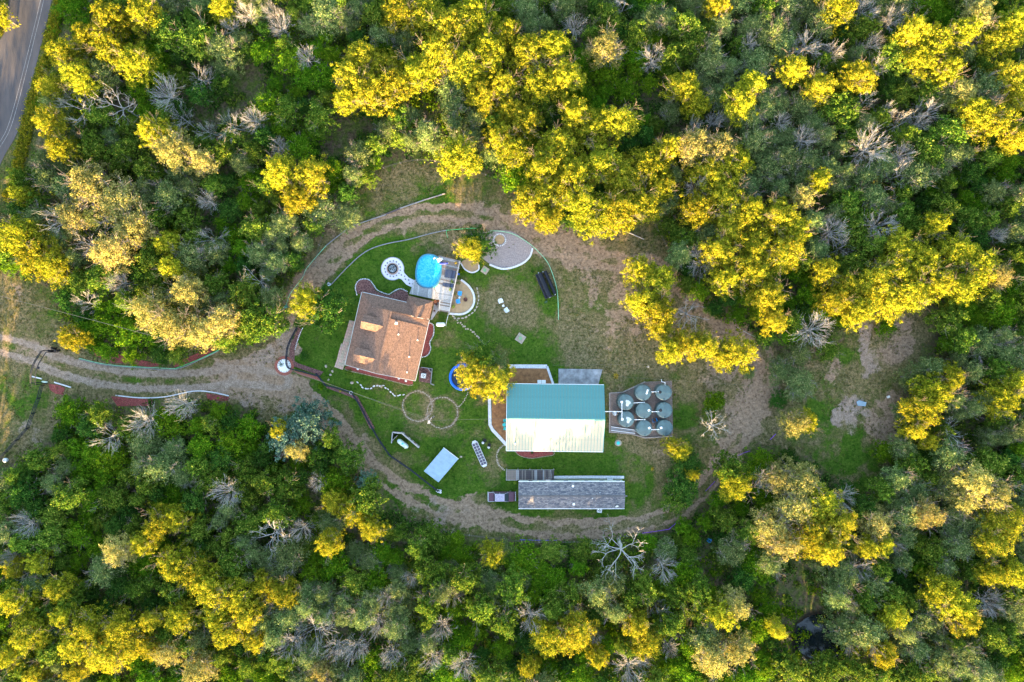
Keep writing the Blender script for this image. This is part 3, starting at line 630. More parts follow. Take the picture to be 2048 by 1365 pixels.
# ================================================================== mobile home
x0, y1, _ = W(1037, 964, 2.7); x1, y0, _ = W(1249, 1017.5, 2.7)
mh = thing('mobile_home', 'long narrow grey-shingled mobile home behind the parked truck', 'house', ((x0 + x1) / 2, (y0 + y1) / 2, 0), 0)
ML, MD, ME, MR = x1 - x0, y1 - y0, 2.7, 3.45
mb = MB(); mb.prism([(-ML / 2 + .12, -MD / 2 + .12), (ML / 2 - .12, -MD / 2 + .12), (ML / 2 - .12, MD / 2 - .1), (-ML / 2 + .12, MD / 2 - .1)], .35, ME - .04)
for s in (-1, 1): x = s * (ML / 2 - .13); mb.add([(x, -MD / 2 + .2, ME - .06), (x, MD / 2 - .2, ME - .06), (x, 0, MR - .1)], [(0, 1, 2), (2, 1, 0)])
mb.build('wall', M['wall_green'], mh, world=False)
mb = MB(); mb.prism([(-ML / 2 + .16, -MD / 2 + .16), (ML / 2 - .16, -MD / 2 + .16), (ML / 2 - .16, MD / 2 - .14), (-ML / 2 + .16, MD / 2 - .14)], 0, .345); mb.build('skirting', M['wall_grey'], mh, world=False)
for s in (1, -1):
    pts = [(-ML / 2, s * MD / 2, ME), (ML / 2, s * MD / 2, ME), (ML / 2, 0, MR), (-ML / 2, 0, MR)]
    if s > 0: pts = pts[::-1]
    roof_piece('roof', pts, M['shingle_grey'], (1, 0, 0), (0, -s * .96, .27), mh, .12)
mb = MB()
for i in range(70): mb.box((-ML / 2 + .15 + i * .303, 0, MR + .012 + (i % 2) * .01), (.29, .3, .035))
mb.build('ridge_cap', M['shingle_grey'], mh, world=False)
for s in (-1, 1):
    mb = MB(); mb.box((0, s * (MD / 2 + .05), ME - .07), (ML, .1, .12)); mb.build('gutter', M['white'], mh, world=False)
for (px, py, s) in ((1146, 973, .42), (1147.5, 1009, .42), (1184.5, 996.5, .18), (1186, 967, .12), (1199.5, 985.5, .14)):
    a, b_, _ = W(px, py, 3.1); lx, ly = a - mh.location.x, b_ - mh.location.y; z = ME + (MD / 2 - abs(ly)) * (MR - ME) / (MD / 2)
    mb = MB(); mb.box((lx, ly, z + .08), (s, s, .22)); mb.build('roof_vent', M['white'] if s > .2 else M['steel'], mh, world=False, bevel=.02)
for x in (-8, -1, 3, 6, 9.3): window(mh, (x, MD / 2 - .1, 1.75), 1.0, 1.0, 'x', 1); window(mh, (x, -MD / 2 + .12, 1.75), 1.0, 1.0, 'x', -1)
door(mh, (-4.5, MD / 2 - .1, 1.5), .9, 2.0, 'x', 1, M['white']); window(mh, (-ML / 2 + .12, 0, 1.7), 1.2, 1.0, 'y', -1)
mb = MB()     # satellite dish on the roof corner
a, b_, _ = W(1233, 1011, 3.0); zz = ME + .25
dish = thing('satellite_dish', 'grey satellite dish on the south-east corner of the mobile home roof', 'dish', (a, b_, ME + .1))
mb.tube([(a, b_, ME - .05), (a, b_, ME + .5)], .035, 6); mb.build('mast', M['steel'], dish)
mb = MB(); mb.lathe([(.0, 0), (.2, .03), (.36, .11), (.35, .13), (.2, .05), (0, .02)], (0, 0, 0), 16); me = mb.mesh('reflector', M['white'])
o = link_mesh('reflector', me, dish, (0, -.05, .5), (math.radians(55), 0, .3)); mb = MB(); mb.tube([(0, 0, .45), (.0, -.35, .62)], .02, 5); o2 = mb.build('feed_arm', M['steel'], dish, world=False)
# white walk strip behind the mobile home + porch
pl = thing('porch_deck', 'weathered grey plank porch leading to the mobile home door', 'deck', (*W(1060, 951)[:2], 0))
px0, px1 = 1012.5, 1108
n = 34
for i in range(n):
    a = W(px0 + (px1 - px0) * (i + .5) / n, 0, .7)[0]; ya = W(0, 941, .7)[1]; yb = W(0, 960.5, .7)[1]
    if i == 0: wd = (W(px1, 0, .7)[0] - W(px0, 0, .7)[0]) / n; me_p = [MB().box((0, 0, 0), (wd - .03, ya - yb, .04)).mesh('plank', m_) for m_ in (M['plank_b'], M['plank_a'], M['plank_d'])]
    k = 0 if i < 7 else (1 if (i in (7, 8, 20, 21, 26)) else (2 if rnd.random() < .7 else 0))
    link_mesh('plank', me_p[k], pl, (a - pl.location.x, (ya + yb) / 2 - pl.location.y, .7 + rnd.uniform(-.008, .008)))
for (pa, pb) in (((1012.5, 940), (1108, 940)), ((1012.5, 940), (1012.5, 961)), ((1012.5, 961), (1034, 961)), ((1101, 940), (1104, 957))):
    A_, B_ = W(*pa, 1.5), W(*pb, 1.5); mb = MB(); mb.tube([A_, B_], .045, 4); mb.build('rail', M['plank_a'], pl)
for pa in ((1012.5, 940), (1036, 940), (1060, 940), (1084, 940), (1108, 940), (1012.5, 961), (1034, 961)):
    a = W(*pa, 1.5); mb = MB(); mb.box((a[0], a[1], .78), (.1, .1, 1.5)); mb.build('post', M['plank_a'], pl)
mb = MB(); mb.strip([W(1108, 955)[:2], W(1180, 954.5)[:2], W(1248, 955)[:2]], .55, 0, .06)
tag(mb.build('walkway', M['stone_white']), 'narrow white walkway along the north wall of the mobile home', kind='structure')
for (px, lab) in ((1098, 'left'), (1220, 'right')):
    mb = MB(); a = W(px, 957.5, .5); t_ = thing('roof_hatch_frame' if 0 else 'cellar_hatch', 'white framed hatch by the %s end of the mobile home north wall' % lab, 'hatch', (a[0], a[1], 0))
    for dx, dy, sx, sy in ((0, .25, 1.1, .07), (0, -.25, 1.1, .07), (.52, 0, .07, .5), (-.52, 0, .07, .5)): mb.box((dx, dy, .5), (sx, sy, .08))
    mb.build('frame', M['white'], t_, world=False); mb = MB(); mb.box((0, 0, .25), (.98, .44, .5)); mb.build('box', M['steel'], t_, world=False)

# ================================================================== shed with one flat roof
sc = [W(*p, 2.5) for p in ((887, 896.5), (916.5, 918.5), (876, 967), (847.5, 943))]
cx_ = sum(p[0] for p in sc) / 4; cy_ = sum(p[1] for p in sc) / 4
shed = thing('shed', 'small shed with a pale blue-grey flat metal roof beside the rail fence', 'shed', (cx_, cy_, 0))
e1 = Vector(sc[1]) - Vector(sc[0]); e2 = Vector(sc[3]) - Vector(sc[0])
o_ = Vector(sc[0])
mb = MB(); ins = [o_ + e1 * a + e2 * b_ for a, b_ in ((.06, .04), (.94, .04), (.94, .96), (.06, .96))]
mb.prism([(p.x, p.y) for p in ins][::-1], 0, 2.33); mb.build('wall', M['plank_d'], shed)
for i in range(7):
    a0, a1 = i / 7, (i + 1) / 7 - .006
    q = [o_ + e2 * a0, o_ + e2 * a1, o_ + e2 * a1 + e1, o_ + e2 * a0 + e1]; dz = [0.0, 0, .18, .18]
    mb = MB(); mb.slab([(p.x, p.y, 2.4 + d) for p, d in zip(q, dz)], .04); mb.slab([(p.x, p.y, 2.43 + d) for p, d in zip([o_ + e2 * a1, o_ + e2 * (a1 + .005), o_ + e2 * (a1 + .005) + e1, o_ + e2 * a1 + e1], dz)], .05)
    mb.build('roof_panel', M['shed_roof'], shed)
q0 = o_ + e2 * 1.01; q1 = o_ + e2 * 1.01 + e1 * .9
mb = MB(); mb.tube([(o_ - e1 * .02 - e2 * .01).to_tuple()[:2] + (2.42,), (o_ + e1 * 1.02 - e2 * .01).to_tuple()[:2] + (2.58,)], .05, 4); mb.build('fascia', M['white'], shed)

# ================================================================== parked truck
tx, ty, _ = W(1003.5, 994, .9)
car = thing('pickup_truck', 'old faded maroon truck with lilac-white cab roof nosed up to the mobile home', 'truck', (tx, ty, 0), 0)
def loft(secs, name, m_, parent, smooth=True, bevel=0):
    """rounded cross-sections along x: (x, half width, z bottom, z top, top half width)"""
    mb = MB(); n = 10
    for (x, hw, zb, zt, tw) in secs:
        ring = [(-hw * .96, zb), (-hw, zb + (zt - zb) * .3), (-hw, zb + (zt - zb) * .6), (-(hw * .3 + tw * .7), zt - (zt - zb) * .08), (-tw * .92, zt), (tw * .92, zt), (hw * .3 + tw * .7, zt - (zt - zb) * .08), (hw, zb + (zt - zb) * .6), (hw, zb + (zt - zb) * .3), (hw * .96, zb)]
        mb.v += [(x, y, z) for y, z in ring]
    k = len(secs)
    for i in range(k - 1):
        for j in range(n): mb.f.append((i * n + j, i * n + (j + 1) % n, (i + 1) * n + (j + 1) % n, (i + 1) * n + j))
    mb.f += [tuple(range(n)), tuple(range((k - 1) * n, k * n))]
    return mb.build(name, m_, parent, world=False, bevel=bevel)
loft([(-2.68, .93, .5, .98, .86), (-2.60, .96, .42, 1.06, .9), (-1.5, .98, .36, 1.08, .92), (.9, .98, .36, 1.08, .93), (1.35, .98, .36, 1.07, .92), (2.4, .96, .4, 1.0, .88), (2.62, .9, .48, .9, .82)], 'body', M['car_purple'], car, bevel=.02)
mb = MB(); mb.slab([(-2.55, -.82, 1.10), (-1.62, -.82, 1.12), (-1.62, .82, 1.12), (-2.55, .82, 1.10)], .05); mb.build('bed_cover', M['car_purple'], car, world=False, bevel=.02)
mb = MB(); mb.box((-2.62, 0, 1.08), (.07, 1.84, .06)); mb.box((-2.1, .9, 1.1), (1.1, .06, .06)); mb.box((-2.1, -.9, 1.1), (1.1, .06, .06)); mb.build('bed_trim', M['steel'], car, world=False)
mb = MB(); mb.slab([(1.4, -.8, 1.115), (2.35, -.74, 1.04), (2.35, .74, 1.04), (1.4, .8, 1.115)], .06); mb.build('hood', M['car_purple'], car, world=False, bevel=.02)
mb = MB()     # cab glass as one tapered block, roof on top
mb.add([(-1.58, -.88, 1.06), (1.32, -.88, 1.06), (1.32, .88, 1.06), (-1.58, .88, 1.06), (-1.36, -.72, 1.66), (.52, -.72, 1.66), (.52, .72, 1.66), (-1.36, .72, 1.66)], [(0, 1, 5, 4), (1, 2, 6, 5), (2, 3, 7, 6), (3, 0, 4, 7), (4, 5, 6, 7)])
mb.build('windows', M['glass'], car, world=False)
loft([(-1.34, .72, 1.64, 1.70, .66), (-1.28, .76, 1.64, 1.74, .7), (.42, .76, 1.64, 1.75, .7), (.56, .72, 1.64, 1.71, .66)], 'roof', M['car_roof'], car)
mb = MB()
for s in (-1, 1):
    for x0_, x1_ in ((-1.56, -1.34), (-.42, -.34), (1.3, .55)): mb.tube([(x0_, s * .885, 1.07), (x1_, s * .735, 1.67)], .04, 4)
mb.build('pillar', M['car_roof'], car, world=False)
for y in (-.45, 0, .45):
    mb = MB(); mb.box((-.4, y, 1.77), (1.5, .05, .03)); mb.build('roof_rib', M['car_roof'], car, world=False)
for x in (-1.75, 1.72):
    for s in (-1, 1):
        mb = MB(); mb.tube([(x, s * .70, .36), (x, s * .97, .36)], .36, 18); wh = mb.build('wheel', M['rubber'], car, world=False)
        mb = MB(); mb.tube([(x, s * .9, .36), (x, s * .985, .36)], .2, 14); mb.build('rim', M['steel'], wh, world=False)
for s in (-1, 1):
    mb = MB(); mb.box((2.6, s * .66, .72), (.08, .34, .18)); mb.build('headlight', M['white'], car, world=False)
    mb = MB(); mb.box((-2.68, s * .8, .8), (.06, .16, .3)); mb.build('tail_light', M['red_plastic'], car, world=False)
    mb = MB(); mb.box((.95, s * 1.06, 1.2), (.14, .18, .14)); mb.build('mirror', M['rubber'], car, world=False)
for x in (2.74, -2.76):
    mb = MB(); mb.box((x, 0, .55), (.12, 1.86, .16)); mb.build('bumper', M['steel'], car, world=False, bevel=.02)
mb = MB(); mb.box((1.36, .0, 1.1), (.1, 1.5, .03)); mb.build('wiper_cowl', M['rubber'], car, world=False)

# ================================================================== water tanks
TANKS = [(1251.5, 805, 'upper tank of the pair nearest the barn', 1), (1252.8, 839, 'lower tank of the pair nearest the barn', 1), (1286.5, 785.8, 'top tank of the middle column', 0), (1287.8, 821.5, 'centre tank of the middle column', 0), (1288.5, 857, 'bottom tank of the middle column', 0),
         (1327.8, 785, 'top tank of the right-hand column', 0), (1329, 820.8, 'middle tank of the right-hand column', 0), (1329.8, 856.5, 'bottom tank of the right-hand column', 0)]
TZ = 2.15
bodym = MB(); prof = [(1.55, 0), (1.6, .06), (1.6, .5), (1.56, .53), (1.6, .56), (1.6, 1.05), (1.56, 1.08), (1.6, 1.11), (1.6, 1.62), (1.56, 1.65), (1.6, 1.68), (1.6, 1.85), (1.54, 1.97), (1.36, 2.05), (1.3, 2.055), (1.0, 2.14), (.5, 2.22), (.22, 2.25), (0, 2.25)]
bodym.lathe(prof, (0, 0, 0), 40); bodym.smooth = True; body_me = bodym.mesh('tank_body', M['poly_tank'])
lugm = MB(); lugm.box((0, 1.36, 2.10), (.26, .34, .16)); lugm.box((0, 1.36, 2.2), (.12, .2, .06)); lug_me = lugm.mesh('lug', M['poly_tank'])
lidm = MB(); lidm.lathe([(.3, 2.1), (.3, 2.24), (.24, 2.28), (0, 2.29)], (-.8, .02, 0), 18); lid_me = lidm.mesh('lid', M['rubber'])
hatm = MB(); hatm.box((0, 0, 0), (.46, .4, .14)); hatm.lathe([(.18, .07), (.18, .14), (0, .16)], (0, 0, 0), 12); hat_me = hatm.mesh('inlet_fitting', M['pvc'])
dusm = MB(); dpts = []
for i in range(14):
    a = 2 * math.pi * i / 14; r = .62 + .16 * math.sin(a * 3 + 1) + .08 * math.cos(a * 5); dpts.append((.38 + r * math.cos(a) * .75, -.1 + r * math.sin(a)))
def dome(r): return float(np.interp(r, [0, .22, .5, 1.0, 1.3], [2.25, 2.25, 2.22, 2.14, 2.055]))
dusm.add([(.38, -.1, dome(.4) + .012)] + [(a * .55 + .38 * .45, b_ * .55 - .045, dome(math.hypot(a * .55 + .17, b_ * .55)) + .012) for a, b_ in dpts] + [(a, b_, dome(math.hypot(a, b_)) + .012) for a, b_ in dpts],
         [(0, 1 + i, 1 + (i + 1) % 14) for i in range(14)] + [(1 + i, 15 + i, 15 + (i + 1) % 14, 1 + (i + 1) % 14) for i in range(14)])
dus_me = dusm.mesh('dust_film', M['poly_dust'])
for (px, py, lab, du) in TANKS:
    a, b_, _ = W(px, py, 2.0)
    t_ = thing('water_tank', 'round dark green water tank, ' + lab, 'tank', (a, b_, .03), rnd.uniform(-.06, .06), 'green water tanks beside the barn')
    link_mesh('tank_body', body_me, t_)
    for k in range(4): link_mesh('lug', lug_me, t_, (0, 0, 0), (0, 0, k * math.pi / 2))
    if du: link_mesh('dust_film', dus_me, t_)
    if px in (1327.8, 1329): link_mesh('lid', lid_me, t_)
    if du: link_mesh('inlet_fitting', hat_me, t_, (-.85, .05, 2.25))
    if px == 1329.8: link_mesh('inlet_fitting', hat_me, t_, (-.8, .1, 2.25), (0, 0, .3))
    if px in (1287.8, 1288.5): link_mesh('inlet_fitting', hat_me, t_, (.95, .05, 2.22), (0, 0, .5))
    if px == 1286.5:
        mb = MB(); mb.box((0, 0, 0), (.34, 1.0, .08)); me = mb.mesh('cover_board', M['white']); link_mesh('cover_board', me, t_, (.72, .15, 2.24), (0, .0, -.35))
def pipe(label, pts, r=.055, m_=None, z=2.38, name='water_pipe', cat='pipe', group=None, wts=None):
    a = [W(p[0], p[1], p[2] if len(p) > 2 else z) for p in pts]; mb = MB()
    for i in range(len(a) - 1): mb.tube([a[i], a[i + 1]], r, 8)
    for q in a: mb.lathe([(r * 1.35, -r * 1.3), (r * 1.35, r * 1.3)], q, 8)
    return tag(mb.build(name, m_ or M['pvc']), label, cat, group)
pipe('white pipe from the barn wall to the first two tanks', [(1209, 823.6), (1243.8, 823.6)], .07)
pipe('white pipe joining the inlets of the two tanks nearest the barn', [(1243.8, 807), (1243.8, 841)], .07)
pipe('white pipe from the upper left tank to the middle column', [(1267, 806.5, 1.9), (1288.8, 805, 1.9), (1288.8, 808.5, 1.9)])
pipe('white pipe from the lower left tank to the middle column', [(1267, 840, 1.9), (1289.8, 839.6, 1.9), (1289.8, 843, 1.9)])
pipe('white pipe between the top two tanks', [(1303, 784.3, 1.9), (1317, 783.7, 2.2)]); pipe('white pipe between the two middle tanks', [(1304, 824, 2.3), (1317, 823.8, 2.2)])
pipe('white pipe between the bottom two tanks', [(1303, 860, 2.2), (1318, 859.5, 2.2)])
pipe('bent white pipe rising north of the top right tank', [(1322.8, 760, 1.2), (1323.5, 764, 1.5), (1330, 765.5, 1.8), (1330, 771, 2.0)])
# timber-edged gravel bed under the tanks
bedp = [(1218, 786), (1246, 785), (1290, 764), (1344, 762), (1346, 873), (1290, 875), (1262, 867), (1218, 864)]
mb = MB(); mb.prism([W(*p)[:2] for p in bedp], -.1, .03); tag(mb.build('tank_bed', M['mulch_dark']), 'brown wood-chip bed under the water tanks', kind='structure')
M['chip'] = mat('grey_brown_chips', (.20, .15, .13), .95, var=.6, scale=8, bump=1); bpy.data.objects['tank_bed'].data.materials[0] = M['chip']
te = thing('timber_edging', 'weathered timber edging round the water tank bed', 'edging', (*W(1218, 786)[:2], 0))
for a, b_ in (((1219, 786), (1219, 866)), ((1220, 786.5), (1245, 785)), ((1246, 784.5), (1290, 764)), ((1219, 864), (1262, 868)), ((1262, 868), (1290, 876)), ((1290, 876), (1345, 873))):
    mb = MB(); mb.strip([W(*a)[:2], W(*b_)[:2]], .22, 0, .26); mb.build('timber', M['timber'], te)
pp = thing('pipe_pile', 'stack of long grey pipes and boards at the lower left of the water tanks', 'pipes', (*W(1225, 860)[:2], 0))
for i, (a, b_, z, m_) in enumerate((((1222, 854), (1272, 861), .16, 'pvc'), ((1222, 857), (1276, 864), .14, 'steel'), ((1221, 859), (1262, 863), .2, 'plank_a'), ((1223, 852.5), (1268, 858.5), .12, 'plank_b'), ((1224, 862), (1280, 871), .12, 'plank_d'), ((1222, 861), (1270, 867), .16, 'pvc'))):
    mb = MB(); mb.tube([W(*a, z), W(*b_, z + .02)], .07, 6); mb.build('pipe' if m_ in ('pvc', 'steel') else 'board', M[m_], pp)
a = W(1229.5, 827, .5); t_ = thing('small_tank', 'small grey pressure tank at the left edge of the tank bed', 'tank', (a[0], a[1], 0))
mb = MB(); mb.lathe([(.42, 0), (.45, .1), (.45, .7), (.3, .85), (0, .9)], (0, 0, .03), 18); mb.build('body', M['poly_dust'], t_, world=False); mb = MB(); mb.tube([(0, -.5, .95), (0, .5, .95)], .05, 6); mb.build('pipe', M['pvc'], t_, world=False)
a = W(1309.5, 841, .5); t_ = thing('wheelbarrow', 'blue wheelbarrow with a rusty load between the right tanks', 'wheelbarrow', (a[0], a[1], 0), .3)
mb = MB(); mb.add([(-.5, -.32, .62), (.5, -.32, .62), (.5, .32, .62), (-.5, .32, .62), (-.3, -.2, .32), (.3, -.2, .32), (.3, .2, .32), (-.3, .2, .32)], [(0, 1, 5, 4), (1, 2, 6, 5), (2, 3, 7, 6), (3, 0, 4, 7), (7, 6, 5, 4)]); mb.build('tray', M['sky_plastic'], t_, world=False)
mb = MB(); mb.lathe([(.36, .5), (.2, .66), (0, .7)], (0, 0, 0), 9); mb.build('load', M['rust'], t_, world=False)
mb = MB(); [mb.tube([(-1.0, s * .3, .55), (.4, s * .2, .3)], .025, 5) for s in (-1, 1)]; mb.build('handle', M['timber'], t_, world=False); mb = MB(); mb.tube([(.6, -.05, .2), (.6, .05, .2)], .2, 12); mb.build('wheel', M['rubber'], t_, world=False)

# ================================================================== pool, deck
pc = W(857.3, 542.5, 1.25); pr = math.radians(-8)
PX, PY = 2.42, 3.22
def oval(rx, ry, n=40, c=pc, r=pr):
    out = []
    for i in range(n):
        t = 2 * math.pi * i / n; ct, st = math.cos(t), math.sin(t); e = .82
        x = rx * math.copysign(abs(ct) ** e, ct); y = ry * math.copysign(abs(st) ** e, st)
        out.append((c[0] + x * math.cos(r) - y * math.sin(r), c[1] + x * math.sin(r) + y * math.cos(r)))
    return out
pool = thing('swimming_pool', 'oval above-ground swimming pool with bright blue water set in the deck', 'pool', (pc[0], pc[1], 0))
po, pi_ = oval(PX + .12, PY + .12), oval(PX, PY)
n = 40
mb = MB(); mb.add([(p[0], p[1], 0) for p in po] + [(p[0], p[1], 1.3) for p in po] + [(p[0], p[1], 1.3) for p in pi_] + [(p[0], p[1], .15) for p in pi_], [(i, (i + 1) % n, n + (i + 1) % n, n + i) for i in range(n)] + [(2 * n + i, 2 * n + (i + 1) % n, 3 * n + (i + 1) % n, 3 * n + i) for i in range(n)])
mb.build('pool_wall', mat('pool_liner', (.02, .30, .45), .5, var=.1), pool)
mb = MB(); pj = oval(PX - .06, PY - .06); pk = oval(PX + .18, PY + .18)
mb.add([(p[0], p[1], 1.34) for p in pk] + [(p[0], p[1], 1.34) for p in pj] + [(p[0], p[1], 1.26) for p in pk] + [(p[0], p[1], 1.26) for p in pj], [(i, (i + 1) % n, n + (i + 1) % n, n + i) for i in range(n)] + [(2 * n + i, 2 * n + (i + 1) % n, (i + 1) % n, i) for i in range(n)] + [(n + i, n + (i + 1) % n, 3 * n + (i + 1) % n, 3 * n + i) for i in range(n)])
mb.build('top_rail', mat('slate_blue_rail', (.04, .16, .24), .4, var=.1), pool)
wm = bpy.data.materials.new('pool_water'); wm.use_nodes = True; t = wm.node_tree; b = t.nodes['Principled BSDF']; b.inputs['Roughness'].default_value = .04
tc = t.nodes.new('ShaderNodeTexCoord'); nz = t.nodes.new('ShaderNodeTexNoise'); nz.inputs['Scale'].default_value = 1.5; nz.inputs['Detail'].default_value = 5; nz.inputs['Distortion'].default_value = 1.2
t.links.new(tc.outputs['Object'], nz.inputs[0]); rp = t.nodes.new('ShaderNodeValToRGB'); rp.color_ramp.elements[0].position = .4; rp.color_ramp.elements[1].position = .72
rp.color_ramp.elements[0].color = (.004, .26, .40, 1); rp.color_ramp.elements[1].color = (.07, .42, .50, 1); t.links.new(nz.outputs[0], rp.inputs[0]); t.links.new(rp.outputs[0], b.inputs['Base Color'])
bp = t.nodes.new('ShaderNodeBump'); bp.inputs['Strength'].default_value = .10; bp.inputs['Distance'].default_value = .05; nz2 = t.nodes.new('ShaderNodeTexNoise'); nz2.inputs['Scale'].default_value = 3; t.links.new(tc.outputs['Object'], nz2.inputs[0]); t.links.new(nz2.outputs[0], bp.inputs['Height']); t.links.new(bp.outputs[0], b.inputs['Normal'])
mb = MB(); mb.add([(p[0], p[1], 1.12) for p in oval(PX, PY)], [tuple(range(n))]); mb.build('water', wm, pool)
mb = MB(); a = W(869, 517, 1.3); mb.box((a[0], a[1], 1.3), (.5, .34, .3), .6); mb.build('skimmer', M['white'], pool, bevel=.03)
DK = 1.2
def pin(poly, n1, rng_z=DK): return [W(p[0], p[1], rng_z)[:2] for p in poly]
deck = thing('pool_deck', 'raised grey plank deck wrapping the oval pool behind the house', 'deck', (*W(880, 570)[:2], 0))
pool_poly = oval(PX + .2, PY + .2)
def clip_convex(poly, a, b_, c):      # keep a*x+b*y<=c
    out = []
    for i in range(len(poly)):
        p, q = poly[i], poly[(i + 1) % len(poly)]; dp, dq = a * p[0] + b_ * p[1] - c, a * q[0] + b_ * q[1] - c
        if dp <= 0: out.append(p)
        if dp * dq < 0: t = dp / (dp - dq); out.append((p[0] + (q[0] - p[0]) * t, p[1] + (q[1] - p[1]) * t))
    return out
def planks(region, ang, wd, mats, z, cut_pool=True):
    """fill a convex region with boards at an angle; boards stop at the pool"""
    d = Vector((math.cos(ang), math.sin(ang))); nrm = Vector((-d.y, d.x))
    vals = [nrm.x * p[0] + nrm.y * p[1] for p in region]; lo, hi = min(vals), max(vals); k = 0; s = lo
    while s < hi - .02:
        pc_ = clip_convex(clip_convex(region, nrm.x, nrm.y, s + wd - .02), -nrm.x, -nrm.y, -s - .005)
        s += wd; k += 1
        if len(pc_) < 3: continue
        segs = [pc_]
        if cut_pool:
            ts = [d.x * p[0] + d.y * p[1] for p in pc_]; mid = s - wd / 2; hit = []
            m = len(pool_poly)
            for off_ in (-wd * .45, 0, wd * .45):
                for i in range(m):
                    p, q = pool_poly[i], pool_poly[(i + 1) % m]; a_, b2 = nrm.x * p[0] + nrm.y * p[1] - mid - off_, nrm.x * q[0] + nrm.y * q[1] - mid - off_
                    if a_ * b2 <= 0 and a_ != b2: t = a_ / (a_ - b2); hit.append(d.x * (p[0] + (q[0] - p[0]) * t) + d.y * (p[1] + (q[1] - p[1]) * t))
            if len(hit) >= 2: segs = [clip_convex(pc_, d.x, d.y, min(hit)), clip_convex(pc_, -d.x, -d.y, -max(hit))]
        for sg in segs:
            if len(sg) < 3: continue
            ar = abs(sum(sg[i][0] * sg[(i + 1) % len(sg)][1] - sg[(i + 1) % len(sg)][0] * sg[i][1] for i in range(len(sg)))) / 2
            if ar < .05: continue
            mb = MB(); dz = rnd.uniform(-.006, .006); mb.prism(sg, z - .05 + dz, z + dz); mb.build('plank', M[mats[int(rnd.random() * len(mats))]], deck)
up = pin([(877, 512.4), (919.3, 523), (908, 576), (852, 567), (868, 530)], 0)
planks(pin([(868, 510.5), (919.3, 523), (909, 574), (858, 566)], 0), math.radians(-13), .27, ['plank_b', 'plank_a', 'plank_c', 'plank_b'], DK)
planks(pin([(829, 560), (858, 560), (866, 574), (874, 600), (818.5, 588)], 0), math.radians(84), .27, ['plank_a', 'plank_a', 'plank_c'], DK)
planks(pin([(858, 566), (866.5, 573.5), (880.5, 600), (874.3, 600)], 0), math.radians(-68), .27, ['plank_a', 'plank_d', 'plank_c'], DK - .001)
planks(pin([(867, 573), (868, 567.7), (909, 574.2), (903, 600), (880.8, 600)], 0), math.radians(-10), .27, ['plank_c', 'plank_a', 'plank_c'], DK)
planks(pin([(880.7, 600.2), (903, 600.2), (898, 625.7), (878.2, 622)], 0), math.radians(-10), .27, ['plank_c', 'plank_b', 'plank_c'], DK - .15, False)
mb = MB()
for a, b_ in (((919.8, 522.5), (897.8, 626)), ((880, 600), (877.6, 622))):
    A_, B_ = W(*a, 2.15), W(*b_, 2.15); mb = MB(); mb.strip([A_[:2], B_[:2]], .16, 2.1, 2.16); mb.build('top_rail', M['plank_c'], deck)
    L = (Vector(B_) - Vector(A_)); k = int(L.length / 1.2)
    for i in range(k + 1): p = Vector(A_) + L * i / k; mb = MB(); mb.box((p.x, p.y, 1.06), (.1, .1, 2.1)); mb.build('post', M['plank_a'], deck)
    mb = MB(); nb = int(L.length / .28)
    for i in range(nb): p = Vector(A_) + L * (i + .5) / nb; mb.box((p.x, p.y, 1.65), (.04, .04, .88))
    tag(mb.build('baluster', M['plank_a'], deck), kind='stuff')
A_, B_ = W(877.5, 511.8, DK), W(920, 522.4, DK); mb = MB(); mb.strip([A_[:2], B_[:2]], .14, DK - .2, DK + .05); mb.build('edge_board', M['plank_b'], deck)
# ladder, blue float, mats, furniture on the deck
a = W(878.5, 521, 1.4); t_ = thing('pool_ladder', 'white plastic step ladder straddling the pool rim at the deck', 'ladder', (a[0], a[1], DK), .5)
mb = MB(); mb.box((0, 0, .3), (.7, .55, .08)); mb.build('platform', M['white'], t_, world=False, bevel=.02)
for s in (-1, 1): mb = MB(); mb.tube([(-.35, s * .27, .0), (-.35, s * .27, .9), (.3, s * .27, .9), (.35, s * .27, 0)], .035, 6); mb.build('handrail', M['pvc'], t_, world=False)
for k in range(3): mb = MB(); mb.box((.45 + k * .12, 0, .22 - k * .08), (.14, .5, .04)); mb.build('step', M['white'], t_, world=False)
a = W(888, 527.5, DK + .15); t_ = thing('rolled_pool_cover', 'dark blue rolled pool cover on a short reel beside the pool ladder', 'pool cover', (a[0], a[1], DK), math.radians(3))
mb = MB(); mb.tube([(-.9, 0, .2), (-.5, 0, .2), (.8, 0, .2)], [.22, .2, .12], 12); mb.build('roll', mat('royal_blue_vinyl', (.01, .03, .38), .5, var=.2), t_, world=False); mb = MB(); mb.box((.9, 0, .2), (.08, .35, .35)); mb.build('reel_end', M['plank_a'], t_, world=False)
for (px, py, sx, sy, lab) in ((898, 548.5, 1.45, 1.55, 'large navy double lounge cushion on the deck beside the pool'), (894, 570.5, 1.55, .72, 'narrow navy lounger cushion near the house end of the deck')):
    a = W(px, py, DK + .3); t_ = thing('lounger', lab, 'lounger', (a[0], a[1], DK), math.radians(-9))
    mb = MB(); mb.box((-.1, 0, .34), (sx, sy, .12)); mb.build('cushion', M['navy'], t_, world=False, bevel=.04)
    mb = MB(); mb.box((sx / 2 + .25, 0, .52), (.75, sy, .1), tilt=('Y', -.6)); mb.build('backrest', M['navy'], t_, world=False, bevel=.03)
    mb = MB(); mb.box((0, 0, .24), (sx + .1, sy + .06, .06)); mb.build('frame', M['black_metal'], t_, world=False)
    for u in (-1, 1):
        for v in (-1, 1): mb = MB(); mb.box((u * sx * .45, v * sy * .45, .11), (.06, .06, .22)); mb.build('leg', M['black_metal'], t_, world=False)
